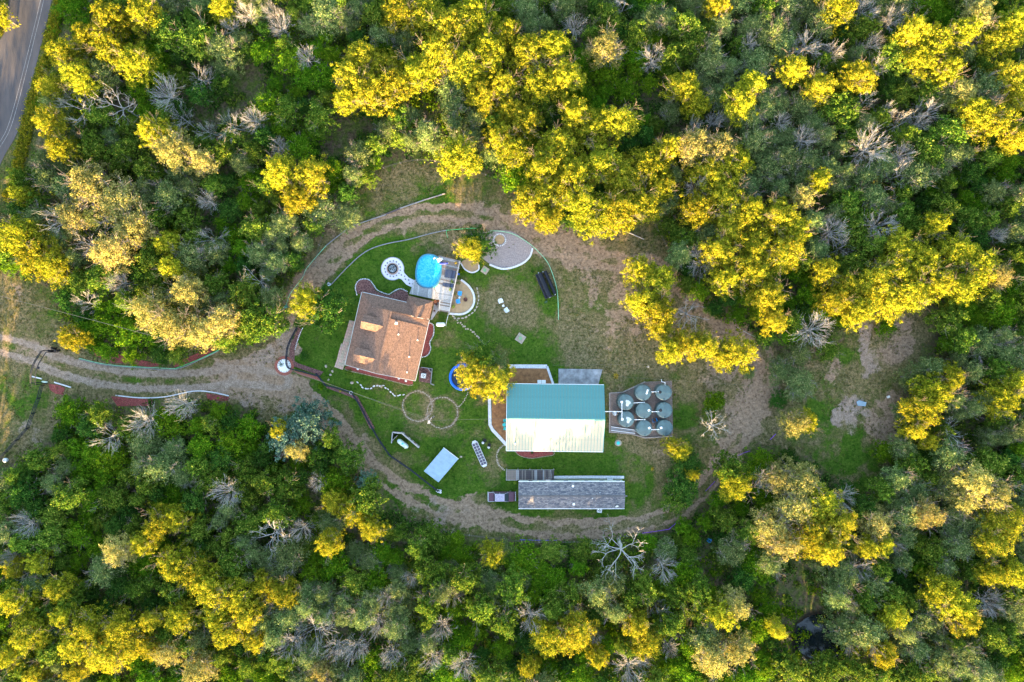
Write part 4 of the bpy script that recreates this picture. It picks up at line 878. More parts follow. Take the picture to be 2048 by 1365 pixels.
# ================================================================== fire-pit patio with dark tiles
pcx = W(785.3, 538)
pat = [(785.3 + 22 * math.cos(t), 538 + 22 * math.sin(t)) for t in [math.radians(k) for k in range(64, 372, 8)]]
neck = [(809, 547), (818, 556), (829, 561), (826, 576), (813, 570), (803, 559), (797, 557)]
mb = MB(); pp_ = [W(*p)[:2] for p in pat + neck]; mb.prism(pp_, -.05, .07)
M['white_patio'] = mat('pale_patio_gravel', (.55, .52, .56), .9, var=.14, scale=5, bump=.3)
patio = tag(mb.build('fire_pit_patio', M['white_patio']), 'round white patio with dark diamond tiles and a keyhole path to the pool deck', 'patio')
me = MB().box((0, 0, .08), (.26, .26, .05), math.pi / 4).mesh('tile', mat('slate_tile', (.13, .11, .15), .8, var=.2))
tl = [(785.3 + 15.6 * math.cos(t), 538 + 15.6 * math.sin(t)) for t in [2 * math.pi * k / 15 + .2 for k in range(15)]] + [(803, 550.5), (809.5, 553), (811, 559), (817.5, 560.5), (819, 567.5), (826, 568.5)]
for p in tl: a = W(*p); link_mesh('tile', me, patio, (a[0], a[1], 0), (0, 0, rnd.uniform(-.3, .3)))
mb = MB(); mb.strip([W(*p)[:2] for p in [(785.3 + 22.8 * math.cos(t), 538 + 22.8 * math.sin(t)) for t in [math.radians(k) for k in range(60, 376, 8)]]], .12, -.02, .10); mb.build('border', M['concrete'], patio)
t_ = thing('fire_pit', 'round dark fire pit full of grey ash in the tiled patio', 'fire pit', (pcx[0], pcx[1], .07))
mb = MB(); mb.lathe([(.95, 0), (.95, .35), (.78, .35), (.74, .1)], (0, 0, 0), 28); mb.build('ring', M['black_metal'], t_, world=False)
mb = MB(); mb.lathe([(.76, .12), (.3, .2), (0, .22)], (0, 0, 0), 20); mb.build('ash', mat('ash_and_stone', (.30, .33, .36), .95, var=.8, scale=5, bump=1), t_, world=False)
mb = MB()
for i in range(16): r = rnd.uniform(.1, .6); t = rnd.uniform(0, 6.28); mb.box((r * math.cos(t), r * math.sin(t), .25), (rnd.uniform(.12, .25), .1, .1), rnd.uniform(0, 3))
mb.build('burnt_wood', M['rubber'], t_, world=False)
mb = MB(); mb.lathe([(1.22, 0), (1.22, .05), (.96, .05)], (0, 0, 0), 28); mb.build('stone_ring', M['brick'], t_, world=False)

# ================================================================== ground surfaces with edges
def patch(name, pts, m_, label, z=.03, smooth=0, cat=None, edge=None, ew=.22, ez=.12, em='stone_white', elabel=None):
    p = [W(*q)[:2] for q in (smooth_line(pts, 6, True) if smooth else pts)]
    mb = MB(); mb.prism(p, -.08, z); o = mb.build(name, M[m_] if isinstance(m_, str) else m_)
    tag(o, label, cat, kind=None if cat else 'structure'); return o
def stone_line(label, pts, wd=.24, h=.12, m_='stone_white', gap=.3, closed=False, smooth=5, name='stone_edging', jit=.1, zb=0):
    """a row of separate set stones"""
    ln = smooth_line(pts, smooth, closed) if smooth else list(pts)
    if closed: ln = ln + [ln[0]]
    q = resample([W(*p)[:2] for p in ln], gap); mb = MB()
    for x, y, a in q:
        l = gap * rnd.uniform(.78, .97); wv = wd * rnd.uniform(.75, 1.15); hv = h * rnd.uniform(.8, 1.2); n_ = 6; r0 = rnd.uniform(0, 1)
        ring = [(math.cos(2 * math.pi * k / n_ + r0) * l / 2 * rnd.uniform(.85, 1.1), math.sin(2 * math.pi * k / n_ + r0) * wv / 2 * rnd.uniform(.85, 1.1)) for k in range(n_)]
        ca, sa = math.cos(a), math.sin(a); ox, oy = rnd.uniform(-jit, jit) * wd, rnd.uniform(-jit, jit) * wd
        mk = lambda s, z: [(x + ox + (u * ca - v * sa) * s, y + oy + (u * sa + v * ca) * s, z) for u, v in ring]
        mb.add(mk(1, zb - .03) + mk(1.0, zb + hv * .7) + mk(.72, zb + hv), [(k, (k + 1) % n_, n_ + (k + 1) % n_, n_ + k) for k in range(n_)] + [(n_ + k, n_ + (k + 1) % n_, 2 * n_ + (k + 1) % n_, 2 * n_ + k) for k in range(n_)] + [tuple(range(2 * n_, 3 * n_))])
    return tag(mb.build(name, M[m_]), label, 'edging')
def kerb(label, pts, wd=.35, h=.12, m_='stone_white', smooth=5, name='kerb', cat='kerb'):
    ln = smooth_line(pts, smooth) if smooth else pts
    mb = MB(); mb.strip([W(*p)[:2] for p in ln], wd, -.03, h); return tag(mb.build(name, M[m_]), label, cat)
# tan chair patio
sandp = [(902, 559), (923, 561), (938, 575), (946.5, 592), (946, 608), (937, 621), (922, 627), (897.5, 626)]
patch('sand_patio', [(905, 558)] + smooth_line([(922, 560.5), (937, 573), (945.5, 590), (945.5, 607), (937, 620), (922, 626.5), (899, 626.5)], 5), 'sand', 'tan gravel patio with chairs beside the pool deck', .05)
kerb('curved white kerb round the tan chair patio', [(922, 560), (938, 573), (947.5, 590), (947.5, 608), (938, 622), (922, 629), (898.5, 627.5)], .38, .14)
stone_line('arc of tan stepping stones outside the white kerb of the chair patio', [(954, 578), (957, 592), (955.5, 608), (949, 622), (938, 631), (925, 637), (905, 637)], .38, .07, 'stone_tan', .75, name='stepping_stones')
# gravel play area with ring
patch('gravel_area', smooth_line([(958, 468), (975, 464), (1000, 461), (1025, 464), (1047, 478), (1064, 494)], 4) + smooth_line([(1060, 512), (1046, 525), (1025, 534), (1003, 536.5), (980, 529)], 4) + [(950, 505)], 'pea', 'grey gravel area with a white stone ring above the lawn', .04)
kerb('curved white kerb along the lower edge of the grey gravel area', [(1065, 497), (1060, 513), (1047, 526), (1025, 535.5), (1003, 538), (979, 529.5)], .36, .16)
stone_line('ring of white stones on the grey gravel area', [(999.5 + 12 * math.cos(t), 480 + 12 * math.sin(t)) for t in [2 * math.pi * k / 14 for k in range(14)]], .34, .16, gap=.34, closed=True, zb=.03)
patch('tan_disc', [(999.5 + 9.5 * math.cos(t), 480 + 9.5 * math.sin(t)) for t in [2 * math.pi * k / 20 for k in range(20)]], 'sand', 'tan sand filling the white stone ring', .055)
patch('tree_bed', [(922, 526), (932, 540), (945, 545), (957, 539), (957, 525), (945, 515)], 'sand', 'tan bed under the small tree by the deck', .035, 1)
kerb('curved white kerb of the bed under the small deck tree', [(921.5, 526), (930, 539), (944, 545.5), (957, 540), (957.5, 530)], .25, .14)
# house beds
patch('flower_bed', [(713, 585), (712, 570), (722, 560), (737, 561), (746, 572), (752, 582), (765, 588), (778, 591), (789, 585), (801, 580), (815, 586), (815, 604), (740, 594)], 'mulch_dark', 'dark red mulch bed along the north wall of the brown house', .05, 1)
stone_line('scalloped white stone edging of the bed north of the brown house', [(714, 590), (711, 572), (721, 559.5), (738, 560), (748, 571.5), (754, 580), (766, 586), (778, 589), (788, 583), (801, 578), (816, 584)], .26, .14, gap=.3)
patch('flower_bed', [(852, 655), (858, 648), (866, 652), (865, 670), (858, 685), (860, 697), (855, 709), (846, 713), (840, 712)], 'mulch', 'bright red mulch bed along the east wall of the brown house', .05, 1)
stone_line('pale stone edging of the red bed east of the brown house', [(856, 646), (864, 648), (868, 655), (866.5, 671), (859.5, 686), (861.5, 697), (856, 710), (846, 714.5), (838, 713)], .26, .16, gap=.3)
patch('flower_bed', [(690, 734), (700, 732), (826, 763), (826, 768), (818, 770), (700, 741), (691, 738)], 'mulch', 'narrow red bed along the south wall of the brown house', .04)
stone_line('pale stone edging along the south bed of the brown house', [(690, 739), (700, 742.5), (760, 756.5), (817, 771), (826, 769)], .2, .12, gap=.28, smooth=2, m_='stone_tan')
for (p, lab) in (((716, 738), 'left'), ((798, 757), 'middle'), ((812, 762), 'right')):
    a = W(*p); t_ = tag(MB().lathe([(.22, 0), (.26, .12), (.12, .26), (0, .28)], (a[0], a[1], .03), 9).build('pale_rock', M['stone_white']), 'pale rock, %s one of three in the south bed of the brown house' % lab, 'rock')
# brick walk on the west side: separate pavers
bw = thing('brick_walk', 'pinkish paving walk along the west wall of the brown house', 'walk', (*W(695, 690)[:2], 0)); bw['kind'] = 'structure'; del bw['category']
wl = [(704, 645), (700, 660), (694, 680), (688, 700), (683, 720), (677, 738)]
ws = [11, 12, 12, 13, 14, 15]
pv = resample([W(*p)[:2] for p in smooth_line(wl, 4)], .62)
pms = [MB().box((0, 0, .02), (.6, .58, .1)).mesh('paver', M['brick']), MB().box((0, 0, .02), (.6, .58, .1)).mesh('paver', M['stone_tan'])]
for i, (x, y, a_) in enumerate(pv):
    f = i / len(pv); wd = 1.05 + f * .5; nrm = (-math.sin(a_), math.cos(a_)); c_ = 2 if wd < 1.3 else 3
    for j in range(c_):
        o = (j - (c_ - 1) / 2) * .6; link_mesh('paver', pms[0] if rnd.random() < .65 else pms[1], bw, (x + nrm[0] * o - bw.location.x + rnd.uniform(-.02, .02), y + nrm[1] * o - bw.location.y, rnd.uniform(0, .02)), (0, 0, a_ + rnd.uniform(-.05, .05)))
# red mulch strip inside the fence
patch('mulch_strip', smooth_line([(597, 655), (590, 672), (580, 695), (579, 730)], 3) + [(640, 752), (647, 744), (596, 727), (589, 722)] + smooth_line([(589, 700), (597, 680), (604, 660)], 3), 'mulch_dark', 'dark red mulch strip inside the black fence at the driveway', .04)
stone_line('white stone edging of the mulch strip inside the driveway fence', [(605, 657), (600, 668), (594, 685), (590, 700)], .2, .12, gap=.34)
patch('mulch_strip', [(652, 776), (700, 794), (712, 800), (740, 858), (750, 857), (715, 793), (655, 772)], 'mulch_dark', 'dark mulch strip along the outer side of the black fence', .035)
patch('path_bed', [(585, 741), (640, 755), (640, 762), (600, 750)], 'red_brick', 'strip of red brick chips below the fence corner', .035)
for pts, lab in (([(185, 696), (215, 700), (262, 716), (262, 728), (225, 726), (190, 712)], 'upper left'), ([(256, 716), (300, 724), (330, 729), (300, 735), (262, 729)], 'upper middle'), ([(345, 728), (400, 705), (425, 694), (430, 700), (395, 722), (350, 735)], 'upper right'),
                 ([(97, 768), (120, 771), (130, 776), (126, 790), (112, 788), (100, 780)], 'gate side'), ([(222, 793), (260, 796), (305, 800), (303, 812), (235, 813)], 'lower middle'), ([(412, 787), (458, 794), (456, 803), (416, 800)], 'lower right')):
    patch('mulch_bed', pts, 'mulch', 'red mulch bed beside the gravel driveway, ' + lab + ' one', .05)
kerb('grey kerb along the lower side of the driveway, by the dead trees', [(232, 791), (280, 796), (330, 794), (385, 783), (420, 784), (458, 792)], .2, .16, 'stone_white')
kerb('pale kerb stub below the entrance gate', [(63, 753), (84, 758)], .22, .14); kerb('pale kerb along the red bed beside the gate', [(109, 765), (142, 775)], .22, .14)
# barn terrace
patch('terrace', [(1020, 736), (1092, 735), (1104, 768), (1104, 780), (1018, 780)], 'brown_patio', 'brown gravel terrace north of the barn', .05)
patch('terrace', [(984, 775), (1018, 775), (1018, 892), (1012, 892), (1006, 880), (984, 852)], 'brown_patio', 'brown gravel terrace along the west wall of the barn', .045)
kerb('white kerb path north of the barn terrace', [(1018, 733), (1094, 733.5)], .75, .10, smooth=0, name='kerb_path'); kerb('short white kerb running down to the barn corner', [(1094, 733), (1106, 768)], .45, .10, smooth=0)
kerb('white kerb path curving along the west terrace of the barn', [(978, 780), (979, 800), (980, 850), (985, 860), (1013, 890)], .62, .10, smooth=0, name='kerb_path')
patch('concrete_slab', [(1117, 738), (1205, 739), (1195, 775), (1117, 775)], 'concrete', 'grey stained concrete slab north of the barn', .07)
patch('mulch_bed', [(1028, 895)] + smooth_line([(1030, 903), (1040, 911), (1062, 916), (1085, 913), (1106, 909)], 4) + [(1106, 895)], 'mulch', 'red mulch bed against the south wall of the barn', .05)
stone_line('pale stone edging of the red bed south of the barn', [(1029, 902), (1040, 912), (1062, 917), (1085, 914), (1107, 910), (1107, 903)], .18, .12, gap=.28, m_='stone_tan')
stone_line('curving path of pale stepping stones from barn to porch', [(1011, 889), (1001, 896), (994.5, 906), (993.5, 918), (998, 931), (1011, 942)], .42, .07, 'stone_tan', .34, name='stone_path')
stone_line('left ring of tan stones on the south lawn', [(835 + 29 * math.cos(t), 813 + 30 * math.sin(t)) for t in [2 * math.pi * k / 20 for k in range(20)]], .22, .08, 'stone_tan', .50, True, jit=.4)
stone_line('right ring of tan stones on the south lawn, round the pole', [(884.5 + 30.5 * math.cos(t), 826 + 31 * math.sin(t)) for t in [2 * math.pi * k / 20 for k in range(20)]], .22, .08, 'stone_tan', .50, True, jit=.4)
stone_line('trail of white stones from the mulch strip to the stone rings', [(716, 766), (728, 776), (737, 779), (748, 774), (760, 772), (772, 775), (782, 785), (790, 793), (800, 792), (812, 788)], .3, .1, 'stone_white', .62, jit=.5)
for i, (px, py, r, l) in enumerate(((704, 766, .34, 'large tan boulder at the head of the white stone trail'), (763, 773, .28, 'tan boulder halfway along the white stone trail'), (665, 743, .27, 'pale boulder by the foot of the paving walk'), (661, 750, .26, 'tan boulder beside the fence end'), (657, 760, .22, 'small tan boulder on the dark grass by the fence'), (652, 733, .3, 'flat tan boulder in the lawn by the mulch strip'), (922, 914, .25, 'pale boulder by the shed corner'))):
    a = W(px, py); mb = MB(); mb.lathe([(r * .9, -.02), (r, .06), (r * .7, r * .5), (0, r * .62)], (a[0], a[1], 0), 8, 1.1, .85, i); tag(mb.build('boulder', M['stone_tan']), l, 'boulder')
stone_line('winding stone path from the chair patio toward the barn tree', [(905, 632), (917, 645), (930, 655), (945, 664), (957, 675), (968, 688), (980, 700), (990, 712)], .42, .06, 'stone_tan', .42, name='stone_path', jit=.4)
stone_line('line of tan stones from the right ring to the barn tree', [(916, 815), (926, 806), (932, 795), (936, 785)], .26, .06, 'stone_tan', .36, jit=.4)
# long lawn edging (pale timber / pipe) on both sides of the track
M['edge_grey'] = mat('grey_edging_timber', (.17, .17, .18), .8, var=.25, scale=2)
kerb('grey timber edging between lawn and dirt track', [(662, 570), (690, 540), (720, 512), (745, 497), (778, 487), (815, 480), (860, 468), (893, 461)], .16, .16, 'edge_grey', name='lawn_edging', cat='edging')
kerb('pale timber edging on the outer side of the dirt track', [(652, 492), (690, 462), (712, 450), (772, 430)], .16, .18, 'edge_grey', name='track_edging', cat='edging', smooth=2)
kerb('dark timber laid end to end along the outer track edge', [(772, 429), (800, 418)], .26, .26, 'plank_d', name='dark_timber', cat='timber', smooth=0)
kerb('pale timber above the dark one on the outer track edge', [(800, 417.5), (848, 401)], .2, .22, 'edge_grey', name='pale_timber', cat='timber', smooth=0)
kerb('brown timber at the upper end of the outer track edging', [(848, 401), (890, 388)], .2, .24, 'timber', name='brown_timber', cat='timber', smooth=0)
# soil squares with green garden spinners
def planter_square(px, py, s, lab):
    a = W(px, py); mb = MB(); mb.box((a[0], a[1], .03), (s, s, .1), math.pi / 4 + .2); tag(mb.build('paver_square', M['stone_tan']), 'tan paver square on the lawn, ' + lab, 'paver')
    t_ = thing('garden_spinner', 'small bright green garden spinner on a tan square, ' + lab, 'ornament', (a[0], a[1], .08))
    mb = MB(); mb.tube([(0, 0, 0), (0, 0, .3)], .02, 5); mb.build('stake', M['steel'], t_, world=False)
    for k in range(6): t = k * math.pi / 3; mb = MB(); mb.slab([(0, 0, .3), (.38 * math.cos(t), .38 * math.sin(t), .36), (.3 * math.cos(t + .5), .3 * math.sin(t + .5), .28)], .015); mb.build('vane', M['green_plastic'], t_, world=False)
planter_square(970, 541, 1.35, 'by the gravel area'); planter_square(1041, 677, 1.7, 'in the open east lawn')
a = W(1236.5, 886.5); patch('tan_pad', [(1236.5 + 7 * math.cos(k), 886.5 + 6.5 * math.sin(k)) for k in [6.283 * i / 14 for i in range(14)]], 'stone_tan', 'tan pad round the septic cover', .03)
tag(MB().lathe([(.36, 0), (.36, .09), (.3, .13), (0, .14)], (a[0], a[1], .03), 20).build('septic_cover', M['teal_paint']), 'round teal cover on the lawn below the tanks', 'cover')
# ================================================================== white island at the driveway
a = W(568.5, 732); isl = thing('driveway_island', 'round bed of white gravel ringed with red brick by the driveway', 'planter', (a[0], a[1], 0))
mb = MB(); mb.lathe([(1.95, 0), (1.93, .06), (1.35, .06)], (0, 0, 0), 36); mb.build('brick_apron', M['red_brick'], isl, world=False)
mb = MB(); mb.lathe([(1.36, 0), (1.33, .13), (0, .16)], (0, 0, 0), 36); mb.build('gravel', mat('white_marble_chips', (.68, .70, .72), .9, var=.12, scale=6, bump=.5), isl, world=False)
sm_ = MB().lathe([(.09, 0), (.1, .06), (.05, .12), (0, .13)], (0, 0, 0), 6).mesh('rim_stone', M['concrete'])
for k in range(16): t = 2 * math.pi * k / 16; link_mesh('rim_stone', sm_, isl, (1.2 * math.cos(t), 1.2 * math.sin(t), .12), (0, 0, k))
# ================================================================== black rail fences
def rail_fence(label, pts, h=1.2, sp=2.4, m_='black_metal', rails=(.35, .75), cap=True, pr=.07):
    w_ = [W(*p)[:2] for p in pts]; f = thing('rail_fence', label, 'fence', (w_[0][0], w_[0][1], 0))
    for a, b_ in zip(w_[:-1], w_[1:]):
        L = math.hypot(b_[0] - a[0], b_[1] - a[1]); k = max(1, round(L / sp)); ang = math.atan2(b_[1] - a[1], b_[0] - a[0])
        for i in range(k):
            p, q = [(a[0] + (b_[0] - a[0]) * t, a[1] + (b_[1] - a[1]) * t) for t in (i / k, (i + 1) / k)]
            mb = MB(); mb.box((p[0], p[1], h / 2), (.12, .12, h), ang); mb.build('post', M[m_], f)
            for z in rails: mb = MB(); mb.tube([(p[0], p[1], z), (q[0], q[1], z)], .06, 4); mb.build('rail', M[m_], f)
            if cap: mb = MB(); mb.strip([p, q], .15, h + .0, h + .045); mb.build('cap_rail', M[m_], f)
            else: mb = MB(); mb.tube([(p[0], p[1], h), (q[0], q[1], h)], .07, 4); mb.build('rail', M[m_], f)
    mb = MB(); mb.box((w_[-1][0], w_[-1][1], h / 2), (.12, .12, h)); mb.build('post', M[m_], f); return f
M['fence_blue'] = mat('dark_navy_fence_paint', (.006, .008, .018), .5, var=.4, scale=3)
rail_fence('black rail fence bending round the mulch strip by the driveway island', smooth_line([(597, 655), (588, 672), (577, 697), (575.5, 728), (581, 737)], 2) + [(607, 743), (636, 752)], m_='fence_blue')
rail_fence('long black rail fence curving down past the shed', [(634, 747), (654, 771), (680, 777), (705, 785), (719, 806), (740, 845), (760, 880), (781, 910), (822, 938), (850, 960), (877, 981)], m_='fence_blue')
rail_fence('black pipe fence running down from the entrance gate', [(89, 771), (82, 796), (71, 826), (60, 856), (38, 880), (16, 904), (-6, 930)], m_='black_metal', cap=False, sp=3.0)
t_ = thing('fence_gate_hoop', 'white hoop handle on the long fence by the bend', 'gate', (*W(703, 785)[:2], 0)); mb = MB(); a = W(702, 786, 1.2); mb.tube([(a[0] + .3 * math.cos(k * .5), a[1] + .3 * math.sin(k * .5), 1.25) for k in range(12)], .03, 5); mb.build('hoop', M['white'], t_)
# entrance arch
g0, g1 = W(112, 703), W(91, 766); gate = thing('gate_arch', 'black metal arch spanning the driveway at the left', 'gate', ((g0[0] + g1[0]) / 2, (g0[1] + g1[1]) / 2, 0))
dv = Vector((g1[0] - g0[0], g1[1] - g0[1], 0)); pn = Vector((-dv.y, dv.x, 0)).normalized()
for s in (-.42, .42):
    for z0 in (3.4, 3.75) if s < 0 else (3.5,):
        pts = [Vector((g0[0], g0[1], 0)) + dv * (i / 10) + pn * s + Vector((0, 0, z0 + 1.1 * math.sin(math.pi * i / 10))) for i in range(11)]
        mb = MB(); mb.tube(pts, .075, 5); mb.build('arch_bar', M['black_metal'], gate)
for e in (g0, g1):
    for s in (-.42, .42): p = Vector((e[0], e[1], 0)) + pn * s; mb = MB(); mb.box((p.x, p.y, 1.75), (.16, .16, 3.5)); mb.build('post', M['black_metal'], gate)
for i in (2, 5, 8):
    p = Vector((g0[0], g0[1], 0)) + dv * (i / 10); z = 3.5 + 1.1 * math.sin(math.pi * i / 10); mb = MB(); mb.tube([p + pn * .42 + Vector((0, 0, z)), p - pn * .42 + Vector((0, 0, z))], .035, 4); mb.build('cross_bar', M['black_metal'], gate)
p = Vector((g0[0], g0[1], 0)) + dv * .5; mb = MB(); mb.lathe([(.3, 3.55), (.3, 3.62), (0, 3.64)], (p.x, p.y, 0), 5); mb.build('star', M['black_metal'], gate)
for k, (px, py) in enumerate(((106, 702), (119, 701), (112, 697))):
    a = W(px, py); t_ = thing('gate_lantern', 'black lantern cluster piece at the top of the arch, %s' % ('left', 'right', 'upper')[k], 'lantern', (a[0], a[1], 0)); mb = MB(); mb.box((0, 0, .5), (.35, .35, 1.0)); mb.build('plinth', M['black_metal'], t_, world=False); mb = MB(); mb.lathe([(.2, 1.0), (.26, 1.3), (.05, 1.55)], (0, 0, 0), 8); mb.build('lamp', M['black_metal'], t_, world=False)
a = W(92, 764); t_ = thing('keypad_box', 'pale grey box lying at the lower foot of the entrance arch', 'box', (a[0], a[1], 0)); mb = MB(); mb.box((0, 0, .35), (1.0, .3, .5), -.1); mb.build('box', M['propane'], t_, world=False, bevel=.04)
# woodland boundary wires
def wire_fence(label, pts, h=1.2, sp=3.5):
    w_ = [W(*p)[:2] for p in pts]; f = thing('wire_fence', label, 'fence', (w_[0][0], w_[0][1], 0))
    for z in (.35, .75, 1.15): mb = MB(); mb.tube([(p[0], p[1], z) for p in w_], .018, 4); mb.build('wire', M['wire'], f)
    for x, y, a in resample(w_, sp): mb = MB(); mb.box((x, y, h / 2), (.09, .09, h), a); mb.build('post', M['timber'], f)
    return f
wire_fence('wire fence along the upper edge of the clearing', smooth_line([(768, 338), (800, 328), (838, 322), (880, 326), (960, 347), (1008, 368), (1034, 388)], 2))
wire_fence('wire fence at the right edge by the white post', [(1297, 432), (1312, 455), (1330, 490), (1341, 520), (1346, 560)])
wire_fence('thin wire fence along the bottom edge of the clearing', [(870, 1056), (930, 1068), (1000, 1076), (1060, 1083), (1160, 1082), (1285, 1066)])
wire_fence('wire fence between the dirt track and the woods at upper left', [(560, 600), (600, 560), (632, 530), (640, 492), (650, 465)])
# green and purple light tubing, its glow put in as bright plastic colour
def tubing(label, pts, m_, z=.25, r=.035, smooth=3, name='light_tubing'):
    ln = smooth_line(pts, smooth) if smooth else pts
    mb = MB(); mb.tube([W(p[0], p[1], z) for p in ln], r, 5); return tag(mb.build(name, M[m_]), label, 'tubing')
tubing('mint green tubing along the woods side of the track, left', [(546, 638), (572, 610), (580, 588), (605, 556), (614, 536), (652, 492)], 'mint_glow_plastic', r=.06)
tubing('green tubing over the lawn edging beside the deck tree', [(893, 461), (915, 459), (940, 457), (957, 457)], 'green_plastic', r=.05); tubing('short green hose tail dropping to the lawn tap', [(893, 461), (893, 468), (896, 476)], 'green_plastic', r=.04)
tubing('long green tubing curving round the east lawn', [(980, 462), (1003, 463), (1030, 470), (1058, 487), (1078, 505), (1095, 525), (1105, 548), (1113, 575), (1116, 600), (1117, 640)], 'mint_glow_plastic', r=.055)
tubing('green tubing above the driveway, left part', [(158, 717), (200, 727), (240, 732), (290, 735), (350, 738)], 'mint_glow_plastic', r=.06, z=.4); tubing('green tubing above the driveway, right part', [(350, 738), (398, 719), (438, 700)], 'green_plastic', r=.06, z=.4)
kerb('pale edging beside the driveway under the green tubing', [(158, 719), (200, 729), (240, 734), (290, 737), (350, 740), (398, 721), (438, 702)], .14, .2, 'edge_grey', smooth=2, name='drive_edging', cat='edging')
tubing('violet tubing along the bottom fence', [(1040, 1080), (1080, 1081), (1115, 1081)], 'violet_glow_plastic', z=1.0); tubing('purple tubing on the bottom fence, right part', [(1284, 1067), (1312, 1063), (1338, 1059), (1362, 1038)], 'purple_glow_plastic', z=1.0, smooth=0)
tubing('purple tubing piece near the lower right track', [(1411, 983), (1430, 963)], 'purple_glow_plastic', z=1.0, smooth=0); tubing('short purple tubing at the edge of the right woods', [(1476, 912), (1488, 906), (1500, 902)], 'purple_glow_plastic', z=.8, smooth=0); tubing('small purple tubing tangle below the right clearing', [(1540, 880), (1548, 872), (1552, 868)], 'purple_glow_plastic', z=.6, smooth=0)
#@@PART3
# ================================================================== yard furniture and odd things
def chair(px, py, rz, m_, label, s=1.0, group=None):
    a = W(px, py, .4); t_ = thing('garden_chair', label, 'chair', (a[0], a[1], .05), rz, group)
    mb = MB(); mb.box((0, 0, .4 * s), (.62 * s, .6 * s, .06)); mb.build('seat', M[m_], t_, world=False, bevel=.02)
    mb = MB()
    for k in range(5): mb.box(((k - 2) * .125 * s, -.36 * s, .68 * s), (.1 * s, .05, .62 * s), tilt=('X', .25))
    mb.build('backrest', M[m_], t_, world=False)
    for k in (-1, 1):
        mb = MB(); mb.box((k * .36 * s, 0, .58 * s), (.11 * s, .66 * s, .035)); mb.build('armrest', M[m_], t_, world=False)
        for j in (-1, 1): mb = MB(); mb.box((k * .33 * s, j * .26 * s, .28 * s), (.06, .06, .56 * s)); mb.build('leg', M[m_], t_, world=False)
    return t_
def side_table(px, py, s, m_, label, h=.4, rnd_=False):
    a = W(px, py, h); t_ = thing('side_table', label, 'table', (a[0], a[1], .05), .4)
    mb = MB(); mb.box((0, 0, h), (s, s, .04)) if not rnd_ else mb.lathe([(s / 2, h - .02), (s / 2, h + .02)], (0, 0, 0), 20); mb.build('top', M[m_], t_, world=False)
    for k in (-1, 1):
        for j in (-1, 1): mb = MB(); mb.box((k * s * .34, j * s * .34, h / 2), (.04, .04, h)); mb.build('leg', M[m_], t_, world=False)
chair(920.5, 587.5, math.radians(-100), 'sky_plastic', 'blue garden chair, upper of two on the tan patio', 1.05, 'blue chairs on the tan patio')
chair(917, 603, math.radians(-80), 'sky_plastic', 'blue garden chair, lower of two on the tan patio', 1.05, 'blue chairs on the tan patio')
side_table(919, 595.5, .36, 'white', 'tiny white table between the two blue chairs')
a = W(931, 599.5, .3); t_ = thing('fire_bowl', 'round rusty fire bowl on the tan patio', 'fire bowl', (a[0], a[1], .05)); mb = MB(); mb.lathe([(.15, .1), (.34, .2), (.42, .38), (.4, .38), (.3, .24), (0, .16)], (0, 0, 0), 22); mb.build('bowl', M['rust'], t_, world=False)
for k in range(3): mb = MB(); t = k * 2.09; mb.tube([(.3 * math.cos(t), .3 * math.sin(t), 0), (.25 * math.cos(t), .25 * math.sin(t), .25)], .02, 5); mb.build('leg', M['black_metal'], t_, world=False)
chair(1001.5, 603, math.radians(-160), 'white', 'white garden chair, upper left of the pair in the east lawn', 1.15, 'white chairs in the east lawn')
chair(1013.5, 620.5, math.radians(-55), 'white', 'white garden chair, lower right of the pair in the east lawn', 1.15, 'white chairs in the east lawn')
side_table(1006.5, 612, .42, 'white', 'small white table between the two white chairs')
side_table(1008.5, 850, .72, 'teal_paint', 'round teal bistro table by the barn west wall', .7, True)
chair(1010, 841, math.radians(10), 'teal_paint', 'teal chair above the bistro table by the barn', .85, 'teal bistro chairs'); chair(1010.5, 858, math.radians(170), 'teal_paint', 'teal chair below the bistro table by the barn', .85, 'teal bistro chairs')
for (px, l) in ((1079, 'left'), (1087.5, 'right')):
    a = W(px, 764, .9); t_ = thing('freezer_chest', 'white chest against the barn north wall, %s of two' % l, 'chest', (a[0], a[1], .05)); mb = MB(); mb.box((0, 0, .4), (.75, .62, .8)); mb.build('body', M['white'], t_, world=False, bevel=.03); mb = MB(); mb.box((0, 0, .84), (.78, .65, .07)); mb.build('lid', M['white'], t_, world=False, bevel=.02)
# black twin drums on a frame
dA, dB = W(1077, 549, .8), W(1096, 594, .8); dC, dD = W(1090, 546, .6), W(1109, 589, .6)
dr_ = thing('drum_smoker', 'long twin black drums on a frame on the east lawn beside the green tubing', 'smoker', (*W(1093, 570)[:2], 0))
mb = MB(); mb.smooth = False; mb.tube([W(1078.5, 547, .8), W(1099, 594, .8)], .55, 20); mb.build('large_drum', M['black_metal'], dr_)
mb = MB(); mb.tube([W(1072.5, 550, .62), W(1092.5, 597, .62)], .24, 14); mb.build('side_drum', M['black_metal'], dr_)
mb = MB(); mb.tube([W(1090, 544, .6), W(1110.5, 588, .6)], .36, 16); mb.build('small_drum', M['black_metal'], dr_)
for p, q in (((1070, 551), (1094, 542)), ((1090, 598), (1112, 590)), ((1094, 549), (1100, 546))): mb = MB(); mb.tube([W(*p, .4), W(*q, .4)], .1, 6); mb.build('frame_bar', M['black_metal'], dr_)
for (px, py) in ((1077, 546), (1086, 544), (1100, 595), (1110.5, 589.5)): a = W(px, py, 1.3); mb = MB(); mb.lathe([(.08, .9), (.08, 1.25), (.0, 1.27)], (a[0], a[1], 0), 8); mb.build('valve', M['steel'], dr_)
for p in ((1074, 551), (1092, 544), (1094, 597), (1109, 591)): a = W(*p); mb = MB(); mb.box((a[0], a[1], .3), (.12, .12, .6)); mb.build('leg', M['black_metal'], dr_)
